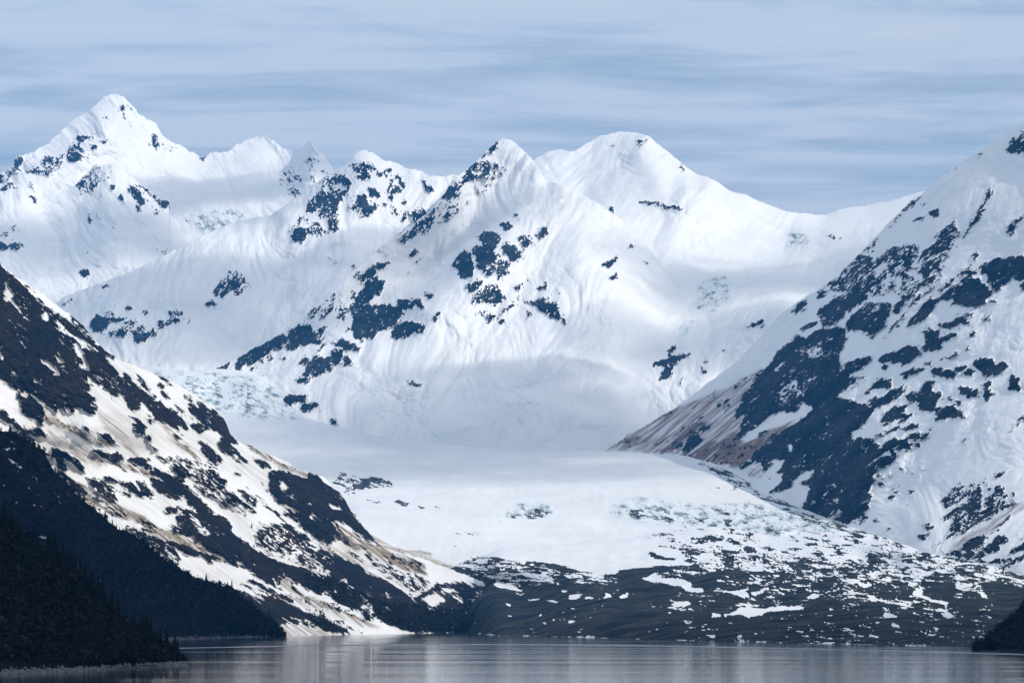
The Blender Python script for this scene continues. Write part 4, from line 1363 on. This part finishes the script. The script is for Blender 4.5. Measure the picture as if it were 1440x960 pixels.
A_top = [(-460, 480), (-220, 590), (-100, 670), (-40, 705), (0, 728), (25, 745), (40, 765), (70, 778), (87, 790), (104, 806), (120, 822), (140, 842), (165, 866), (180, 880), (200, 893), (212, 901), (225, 911), (240, 918), (252, 925), (264, 935)]
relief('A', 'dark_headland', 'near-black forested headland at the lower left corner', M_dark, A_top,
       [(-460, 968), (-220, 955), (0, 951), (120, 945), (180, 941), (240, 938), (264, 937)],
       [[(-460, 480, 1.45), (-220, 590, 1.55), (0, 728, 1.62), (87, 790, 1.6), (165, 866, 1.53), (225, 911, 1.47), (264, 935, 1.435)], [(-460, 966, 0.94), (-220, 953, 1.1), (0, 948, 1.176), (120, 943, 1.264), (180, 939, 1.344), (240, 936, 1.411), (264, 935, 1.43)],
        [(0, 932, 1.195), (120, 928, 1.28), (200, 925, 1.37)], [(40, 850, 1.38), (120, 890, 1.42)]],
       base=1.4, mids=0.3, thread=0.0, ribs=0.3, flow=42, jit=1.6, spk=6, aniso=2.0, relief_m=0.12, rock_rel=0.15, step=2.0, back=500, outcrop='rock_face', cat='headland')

K_top = [(1366, 911), (1371, 907), (1385, 900), (1395, 893), (1404, 884), (1412, 876), (1424, 866), (1440, 850), (1500, 800), (1660, 690), (1800, 610), (2000, 540)]
relief('K', 'dark_headland', 'small dark wooded point entering from the right edge of the water', M_dark, K_top,
       [(1366, 913.5), (1440, 915), (1660, 922), (2000, 936)],
       [[(1366, 911, 2.42), (1395, 893, 2.42), (1440, 850, 2.45), (1500, 800, 2.5), (1660, 690, 2.5), (1800, 610, 2.4), (2000, 540, 2.3)], [(1366, 912, 2.35), (1440, 913, 2.288), (1660, 920, 1.92), (2000, 934, 1.46)]],
       base=1.4, mids=0.3, thread=0.0, ribs=0.3, flow=140, jit=0.9, spk=6, aniso=2.0, relief_m=0.1, rock_rel=0.15, step=2.0, back=500, cat='headland')

# ------------------------------------------------------------------ sheets: ground and water
def sheet(name, x0, x1, y0, y1, z, mat, nx=8, ny=8):
    xs = np.linspace(x0, x1, nx + 1); ys = np.linspace(y0, y1, ny + 1)
    X, Y = np.meshgrid(xs, ys)
    co = np.stack([X, Y, X * 0 + z], -1).reshape(-1, 3)
    idx = np.arange((nx + 1) * (ny + 1)).reshape(ny + 1, nx + 1)
    q = np.stack([idx[:-1, :-1], idx[:-1, 1:], idx[1:, 1:], idx[1:, :-1]], -1).reshape(-1, 4)
    me = mesh_from(name, co, q, None, mat)
    o = bpy.data.objects.new(name, me)
    C.objects.link(o)
    return o


M_ground = plain_mat('snowfield_ground', (0.5, 0.52, 0.55), (0.75, 0.77, 0.8), 0.002)
tag(sheet('ground', -17500, 17500, -8500, 20800, -7.0, M_ground), 'snowy ground under and beyond the mountains', None, None, 'structure')

m, N = new_mat('fjord_water')
tc = N('ShaderNodeTexCoord')
g = N('ShaderNodeNewGeometry')
mpa = N('ShaderNodeMapping', {'Vector': g.outputs['Position'], 'Scale': (0.16, 0.42, 1)})
mpb = N('ShaderNodeMapping', {'Vector': g.outputs['Position'], 'Scale': (0.0012, 0.010, 1)})
na = N('ShaderNodeTexNoise', {'Vector': mpa.outputs[0], 'Scale': 1.0, 'Detail': 3.0, 'Roughness': 0.6})
nb = N('ShaderNodeTexNoise', {'Vector': mpb.outputs[0], 'Scale': 1.0, 'Detail': 5.0, 'Roughness': 0.6})
calm = N('ShaderNodeMapRange', {'Value': nb.outputs['Fac'], 'From Min': 0.35, 'From Max': 0.65, 'To Min': 0.2, 'To Max': 0.5})
rg = N('ShaderNodeMapRange', {'Value': nb.outputs['Fac'], 'From Min': 0.38, 'From Max': 0.66, 'To Min': 0.02, 'To Max': 0.10})
# a long thin line of ruffled water running along the moraine shore
gs = N('ShaderNodeSeparateXYZ', {0: g.outputs['Position']})
x2 = N('ShaderNodeMath', {0: gs.outputs['X'], 1: gs.outputs['X']}, operation='MULTIPLY')
c0 = N('ShaderNodeMath', {0: x2.outputs[0], 1: -0.0047, 2: 2790.0}, operation='MULTIPLY_ADD')
c1 = N('ShaderNodeMath', {0: gs.outputs['X'], 1: -0.32, 2: c0.outputs[0]}, operation='MULTIPLY_ADD')
c2 = N('ShaderNodeMath', {0: nb.outputs['Fac'], 1: 150.0, 2: c1.outputs[0]}, operation='MULTIPLY_ADD')
c3 = N('ShaderNodeMath', {0: gs.outputs['Y'], 1: c2.outputs[0]}, operation='SUBTRACT')
c4 = N('ShaderNodeMath', {0: c3.outputs[0]}, operation='ABSOLUTE')
ln = N('ShaderNodeMapRange', {'Value': c4.outputs[0], 'From Min': 25.0, 'From Max': 80.0, 'To Min': 1.0, 'To Max': 0.0})
rg2 = N('ShaderNodeMath', {0: ln.outputs[0], 1: 0.35, 2: rg.outputs[0]}, operation='MULTIPLY_ADD')
bp = N('ShaderNodeBump', {'Height': na.outputs['Fac'], 'Distance': 0.16, 'Strength': calm.outputs[0]})
p = N('ShaderNodeBsdfPrincipled', {'Base Color': (0.012, 0.020, 0.040, 1), 'Roughness': rg2.outputs[0], 'IOR': 1.333, 'Specular Tint': (0.72, 0.80, 1.0, 1), 'Normal': bp.outputs[0]})
N('ShaderNodeOutputMaterial', {'Surface': p.outputs[0]})
M_water = m
tag(sheet('water', -7000, 7000, -6000, 7300, 0.0, M_water), 'grey blue fjord water with soft ripples in front of the moraine', None, None, 'structure')


# ------------------------------------------------------------------ trees
def poly_mesh(name, v, f, mat, smooth=False):
    me = bpy.data.meshes.new(name)
    me.from_pydata(v, [], f)
    me.update()
    me.materials.append(mat)
    return me


def crown_mesh(k):
    r = random.Random(k)
    v = []; f = []
    tiers = 11
    wid = r.uniform(0.17, 0.24)
    for t in range(tiers):
        h = 0.10 + 0.86 * t / tiers
        rad = wid * (1 - t / tiers) ** 0.85 * r.uniform(0.8, 1.15) + 0.012
        n = 9 if t < 6 else 7
        b = len(v)
        v.append((0, 0, h + 0.13))
        a0 = r.uniform(0, 6)
        for i in range(2 * n):
            a = a0 + math.pi * i / n
            q = rad * (r.uniform(0.75, 1.2) if i % 2 == 0 else r.uniform(0.3, 0.5))
            z = h - (0.03 if i % 2 == 0 else -0.02) + r.uniform(-0.012, 0.012)
            v.append((q * math.cos(a), q * math.sin(a), z))
        for i in range(2 * n):
            f.append((b, b + 1 + i, b + 1 + (i + 1) % (2 * n)))
    return poly_mesh('crown', v, f, M_tree)


def trunk_mesh():
    v = []; f = []
    for i in range(6):
        a = i * math.pi / 3
        v.append((0.022 * math.cos(a), 0.022 * math.sin(a), -0.08))
    for i in range(6):
        a = i * math.pi / 3
        v.append((0.012 * math.cos(a), 0.012 * math.sin(a), 0.5))
    v.append((0, 0, 1.0))
    for i in range(6):
        j = (i + 1) % 6
        f += [(i, j, j + 6, i + 6), (i + 6, j + 6, 12)]
    return poly_mesh('trunk', v, f, M_bark)


CROWNS = [crown_mesh(k) for k in range(6)]
TRUNK = trunk_mesh()
protos = []


def conifer(loc, h, label, group):
    k = random.randrange(len(CROWNS))
    o = bpy.data.objects.new('conifer', None)
    o.empty_display_size = 1
    C.objects.link(o)
    o.location = loc
    o.rotation_euler = (0, 0, random.uniform(0, 6.28))
    w = h * random.uniform(0.8, 1.25)
    o.scale = (w, w, h)
    tag(o, label, 'tree', group, 'thing')
    for nm, me in (('crown', CROWNS[k]), ('trunk', TRUNK)):
        c = bpy.data.objects.new(nm, me)
        c.parent = o
        C.objects.link(c)
    return o


def ground_at(key, u, v):
    P, rock, us, vt, vb = SURF[key]
    i = int(np.clip(np.searchsorted(us, u), 0, len(us) - 1))
    t = (v - vt[i]) / max(vb[i] - vt[i], 1e-6)
    j = int(np.clip(t * (P.shape[0] - 1), 0, P.shape[0] - 1))
    return P[j, i], rock[j, i]


def plant(key, n, urange, trange, hrange, label, group, rocky=False, maxtry=4000):
    P, rock, us, vt, vb = SURF[key]
    c = 0
    for _ in range(maxtry):
        if c >= n:
            break
        u = random.uniform(*urange); t = random.uniform(*trange)
        i = int(np.clip(np.searchsorted(us, u), 0, len(us) - 1))
        v = vt[i] + t * (vb[i] - vt[i])
        p, r = ground_at(key, u, v)
        if p[2] < 3.0 or (rocky and r < 0.5):
            continue
        h = random.uniform(*hrange)
        conifer((p[0], p[1] - 0.4, p[2] - 0.6), h, label, group)
        c += 1


g_ = 'conifers on the near headland'
plant('A', 46, (-20, 250), (0.0, 0.05), (10, 18), 'dark spruce on the crest of the near left headland', 'conifers along the crest of the near headland')
plant('A', 60, (-20, 235), (0.05, 0.85), (10, 17), 'dark spruce in the forest of the near left headland', 'conifers down the near headland')
plant('B', 40, (-10, 395), (0.0, 0.03), (10, 19), 'small conifer on the skyline of the dark left hillside', 'conifers on the skyline of the dark hillside')
plant('B', 45, (60, 385), (0.1, 0.9), (10, 18), 'small conifer low on the dark left hillside', 'conifers down the dark hillside')
plant('C', 26, (350, 470), (0.40, 0.62), (8, 12), 'tiny conifer standing in the snow streaks of the big left mountainside', 'conifers on the big left mountainside')
plant('C', 34, (440, 650), (0.55, 0.97), (8, 14), 'tiny conifer on the dark toe of the left mountain beside the moraine', 'conifers on the toe of the left mountain', True)
plant('K', 22, (1372, 1450), (0.0, 0.35), (6, 10), 'small spruce on the dark point at the right edge', 'conifers on the right hand point')


def clumps(name, key, n, urange, trange, size, mat, label, skip_snow=True, cat='undergrowth', lum=False):
    """one ragged leafy mass: many small tilted faces spread over the slope"""
    P, rock, us, vt, vb = SURF[key]
    iu = np.searchsorted(us, RNG.uniform(*urange, n)).clip(0, len(us) - 1)
    ti = (RNG.uniform(*trange, n) * (P.shape[0] - 1)).astype(int)
    base = P[ti, iu]; ok = (base[:, 2] > 2.5)
    if skip_snow:
        ok &= rock[ti, iu] > 0.6
    base = base[ok]; n = len(base)
    k = 5
    size = size * RNG.uniform(0.5, 1.7, (n, 1, 1)) * (0.6 + 0.8 * np.clip(0.5 + fbm(base[:, 0] / 45, base[:, 2] / 45, 2), 0, 1))[:, None, None]
    ctr = base[:, None, :] + RNG.normal(0, 0.45, (n, k, 3)) * size * [1, 1, 0.7] + np.array([0, 0, 0.45]) * size
    tri = ctr[:, :, None, :] + RNG.normal(0, 0.42, (n, k, 3, 3)) * size[..., None]
    tri = tri.reshape(-1, 3)
    org = tri.mean(0)
    me = bpy.data.meshes.new(name)
    me.vertices.add(len(tri)); me.vertices.foreach_set('co', (tri - org).astype(np.float32).ravel())
    nf = len(tri) // 3
    me.loops.add(nf * 3); me.loops.foreach_set('vertex_index', np.arange(nf * 3, dtype=np.int32))
    me.polygons.add(nf); me.polygons.foreach_set('loop_start', np.arange(0, nf * 3, 3, dtype=np.int32))
    me.update(calc_edges=True); me.materials.append(mat)
    o = bpy.data.objects.new(name, me); o.location = org
    C.objects.link(o)
    tag(o, label, cat, None, 'stuff')


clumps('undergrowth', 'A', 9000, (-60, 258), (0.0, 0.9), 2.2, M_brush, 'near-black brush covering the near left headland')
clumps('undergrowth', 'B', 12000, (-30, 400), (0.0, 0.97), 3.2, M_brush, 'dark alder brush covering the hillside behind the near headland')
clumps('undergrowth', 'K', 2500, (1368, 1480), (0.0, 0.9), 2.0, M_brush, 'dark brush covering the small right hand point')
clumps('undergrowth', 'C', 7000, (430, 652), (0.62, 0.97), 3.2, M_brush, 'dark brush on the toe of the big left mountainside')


# ------------------------------------------------------------------ stones along the near shore
def stone(r, sx):
    v = [(x * r.uniform(.6, 1) * sx, y * r.uniform(.6, 1) * sx, z * r.uniform(.5, .9) * sx) for x, y, z in
         [(1, 0, 0), (.4, .9, 0), (-.6, .8, 0), (-1, -.1, 0), (-.4, -.9, 0), (.6, -.8, 0), (.5, .1, .8), (-.3, .4, .9), (-.1, -.5, .8), (0, 0, -.8)]]
    f = [(0, 1, 6), (1, 7, 6), (1, 2, 7), (2, 3, 7), (3, 8, 7), (3, 4, 8), (4, 5, 8), (5, 6, 8), (5, 0, 6), (6, 7, 8), (1, 0, 9), (2, 1, 9), (3, 2, 9), (4, 3, 9), (5, 4, 9), (0, 5, 9)]
    return v, f


def stones(name, n, ur, vr, key, srange, label):
    r = random.Random(5)
    V = []; Fc = []
    for _ in range(n):
        u = r.uniform(*ur)
        line = np.interp(u, [a for a, b in vr], [b for a, b in vr])
        v = line - abs(r.gauss(0, 1)) * 3.0 + 1.2
        p, _r = ground_at(key, u, v)
        if p[2] > 9:
            continue
        s = r.uniform(*srange) * (1 if r.random() < 0.9 else 1.8)
        a, f = stone(r, s)
        b = len(V)
        V += [(x + p[0], y + p[1] - 1.0, z + max(p[2], -0.2)) for x, y, z in a]
        Fc += [tuple(i + b for i in q) for q in f]
    c = np.array(V).mean(0)
    me = poly_mesh(name, [tuple(np.array(q) - c) for q in V], Fc, M_stone)
    o = bpy.data.objects.new(name, me); o.location = c
    C.objects.link(o)
    tag(o, label, 'stones', None, 'stuff')


stones('shore_stones', 1700, (-30, 262), [(-220, 951), (0, 948), (120, 943), (180, 939), (240, 936), (264, 935)], 'A', (0.5, 1.3), 'band of pale grey stones along the foot of the near left headland')
stones('shore_stones', 900, (215, 400), [(200, 901), (250, 899), (335, 896), (402, 895)], 'B', (0.8, 2.0), 'thin band of grey stones along the shore of the dark left hillside')

r = random.Random(3)
for k in range(16):
    u = 168 + k * 6.0
    line = np.interp(u, [120, 180, 240, 264], [943, 939, 936, 935])
    p, _r = ground_at('A', u, line - 2.5)
    v, f = stone(r, r.uniform(1.6, 3.0))
    me = poly_mesh('boulder', v, f, M_stone)
    o = bpy.data.objects.new('boulder', me)
    o.location = (p[0], p[1] - 1.5, max(p[2], 0.1) + 0.4)
    C.objects.link(o)
    tag(o, 'grey boulder at the waterline near the tip of the near left headland', 'boulder', 'boulders at the tip of the near headland', 'thing')

# ------------------------------------------------------------------ air
def box_obj(name, lo, hi, mat):
    x0, y0, z0 = lo; x1, y1, z1 = hi
    v = [(x0, y0, z0), (x1, y0, z0), (x1, y1, z0), (x0, y1, z0), (x0, y0, z1), (x1, y0, z1), (x1, y1, z1), (x0, y1, z1)]
    f = [(0, 3, 2, 1), (4, 5, 6, 7), (0, 1, 5, 4), (1, 2, 6, 5), (2, 3, 7, 6), (3, 0, 4, 7)]
    me = bpy.data.meshes.new(name); me.from_pydata(v, [], f); me.update(); me.materials.append(mat)
    o = bpy.data.objects.new(name, me); C.objects.link(o)
    return o


m, N = new_mat('cold_air')
pv = N('ShaderNodeVolumePrincipled', {'Color': (0.07, 0.43, 1.0, 1), 'Density': 2.4e-5, 'Anisotropy': 0.0})
N('ShaderNodeOutputMaterial', {'Volume': pv.outputs[0]})
tag(box_obj('haze', (-18000, -9000, -8.5), (18000, 21200, 3950), m), 'thin blue air between the camera and the far peaks', None, None, 'stuff')

# ------------------------------------------------------------------ broken cloud overhead
def cloud_mat(name, cover, soft):
    m, N = new_mat(name)
    tc = N('ShaderNodeTexCoord')
    s = N('ShaderNodeSeparateXYZ', {0: tc.outputs['Object']})
    flat = N('ShaderNodeCombineXYZ', {'X': s.outputs['X'], 'Y': s.outputs['Y']})
    L = N('ShaderNodeVectorMath', {0: flat.outputs[0]}, operation='LENGTH')
    g = N('ShaderNodeNewGeometry')
    n = N('ShaderNodeTexNoise', {'Vector': g.outputs['Position'], 'Scale': 0.0011, 'Detail': 5.0, 'Roughness': 0.55, 'Distortion': 0.4})
    a = N('ShaderNodeMath', {0: 1.0, 1: L.outputs[1]}, operation='SUBTRACT')
    b = N('ShaderNodeMath', {0: n.outputs['Fac'], 1: 0.5}, operation='SUBTRACT')
    c = N('ShaderNodeMath', {0: b.outputs[0], 1: 2.0, 2: a.outputs[0]}, operation='MULTIPLY_ADD')
    al = N('ShaderNodeMapRange', {'Value': c.outputs[0], 'From Min': 0.02, 'From Max': soft, 'To Min': 0.0, 'To Max': cover}, interpolation_type='SMOOTHSTEP')
    d = N('ShaderNodeBsdfDiffuse', {'Color': (0.9, 0.9, 0.9, 1)})
    t = N('ShaderNodeBsdfTranslucent', {'Color': (0.9, 0.9, 0.9, 1)})
    dt = N('ShaderNodeMixShader', {0: 0.5, 1: d.outputs[0], 2: t.outputs[0]})
    tr = N('ShaderNodeBsdfTransparent')
    mx = N('ShaderNodeMixShader', {0: al.outputs[0], 1: tr.outputs[0], 2: dt.outputs[0]})
    N('ShaderNodeOutputMaterial', {'Surface': mx.outputs[0]})
    return m


M_cloud_thick = cloud_mat('thick_cloud', 0.85, 0.5)
M_cloud_faint = cloud_mat('faint_cloud', 0.2, 1.0)
M_cloud_thin = cloud_mat('thin_cloud', 0.54, 0.8)


def cloud(px, py, ykm, rx, ry, mat, label, alt=4700):
    """a flattened billowing cloud standing where the sun throws its shade on the given slope"""
    Y = ykm * 1000; X = (px - 720) * Y / F; Z = CH + (HZ - py) * Y / F
    t = (alt - Z) / SUN.z
    c = (X + SUN.x * t, Y + SUN.y * t, alt)
    nu_, nv_ = 40, 16
    v = []; f = []
    seed = px * 0.37 + py * 0.11
    th = np.linspace(0, 2 * np.pi, nu_, endpoint=False); ph = np.linspace(0.02, np.pi - 0.02, nv_)
    T, P_ = np.meshgrid(th, ph)
    x = np.sin(P_) * np.cos(T); y = np.sin(P_) * np.sin(T); z = np.cos(P_)
    k = 1 + 0.25 * fbm(x * 2 + seed, y * 2 + z, 3)
    co = np.stack([x * k, y * k, np.where(z > 0, z * 1.0, z * 0.35) * (0.7 + 0.9 * fbm(x * 3 + seed, y * 3, 3) ** 2 + 0.3)], -1).reshape(-1, 3)
    idx = np.arange(nu_ * nv_).reshape(nv_, nu_)
    q = np.stack([idx[:-1], np.roll(idx, -1, 1)[:-1], np.roll(idx, -1, 1)[1:], idx[1:]], -1).reshape(-1, 4)
    me = mesh_from('cloud', co, q, None, mat)
    o = bpy.data.objects.new('cloud', me)
    o.location = c; o.scale = (rx, ry, 260)
    C.objects.link(o)
    tag(o, label, 'cloud', None, 'stuff')
    return o


cloud(120, 800, 2.4, 2300, 2300, M_cloud_thick, 'thick cloud above the frame shading the two dark left headlands', 4500)
cloud(60, 760, 3.6, 1150, 1250, M_cloud_thick, 'second thick cloud above the frame over the dark left hillside', 4900)
cloud(700, 600, 10.7, 1500, 1000, M_cloud_thin, 'cloud above the frame shading the upper glacier', 4800)
cloud(880, 590, 10.6, 1700, 1100, M_cloud_thin, 'cloud above the frame shading the foot of the central mountain', 5100)
cloud(120, 360, 14.2, 1500, 1200, M_cloud_thin, 'cloud above the frame shading the far left slopes', 5000)
cloud(330, 260, 16.2, 900, 700, M_cloud_thin, 'small cloud above the frame shading the far left snow basin', 5300)
cloud(1110, 380, 13.0, 1300, 1200, M_cloud_thin, 'cloud above the frame shading the back right snowfield', 5000)
cloud(330, 470, 12.2, 900, 600, M_cloud_thin, 'cloud above the frame shading the valley left of centre', 4900)
cloud(1010, 500, 11.8, 900, 800, M_cloud_thin, 'unseen cloud added above the frame to shade the hollow below the back right snowfield', 5200)  # added so its soft shade covers the seam beside the central mountain
cloud(680, 662, 9.7, 1900, 650, M_cloud_thin, 'long cloud above the frame shading the upper end of the valley glacier', 4400)
cloud(720, 880, 1.0, 2000, 1700, M_cloud_thick, 'unseen thick cloud added overhead to darken the near haze and headlands', 4300)  # unseen, added to keep sunlight off the haze before the dark headlands
cloud(300, 420, 12.8, 1700, 1000, M_cloud_thin, 'cloud above the frame shading the long snow crest left of centre', 4600)
cloud(590, 320, 13.1, 520, 650, M_cloud_thin, 'small unseen cloud added above the frame to shade the left flank of the central mountain', 4900)  # unseen, added for stronger shading contrast on this flank
cloud(560, 560, 11.0, 800, 600, M_cloud_faint, 'thin cloud above the frame over the lower left of the central mountain', 4500)
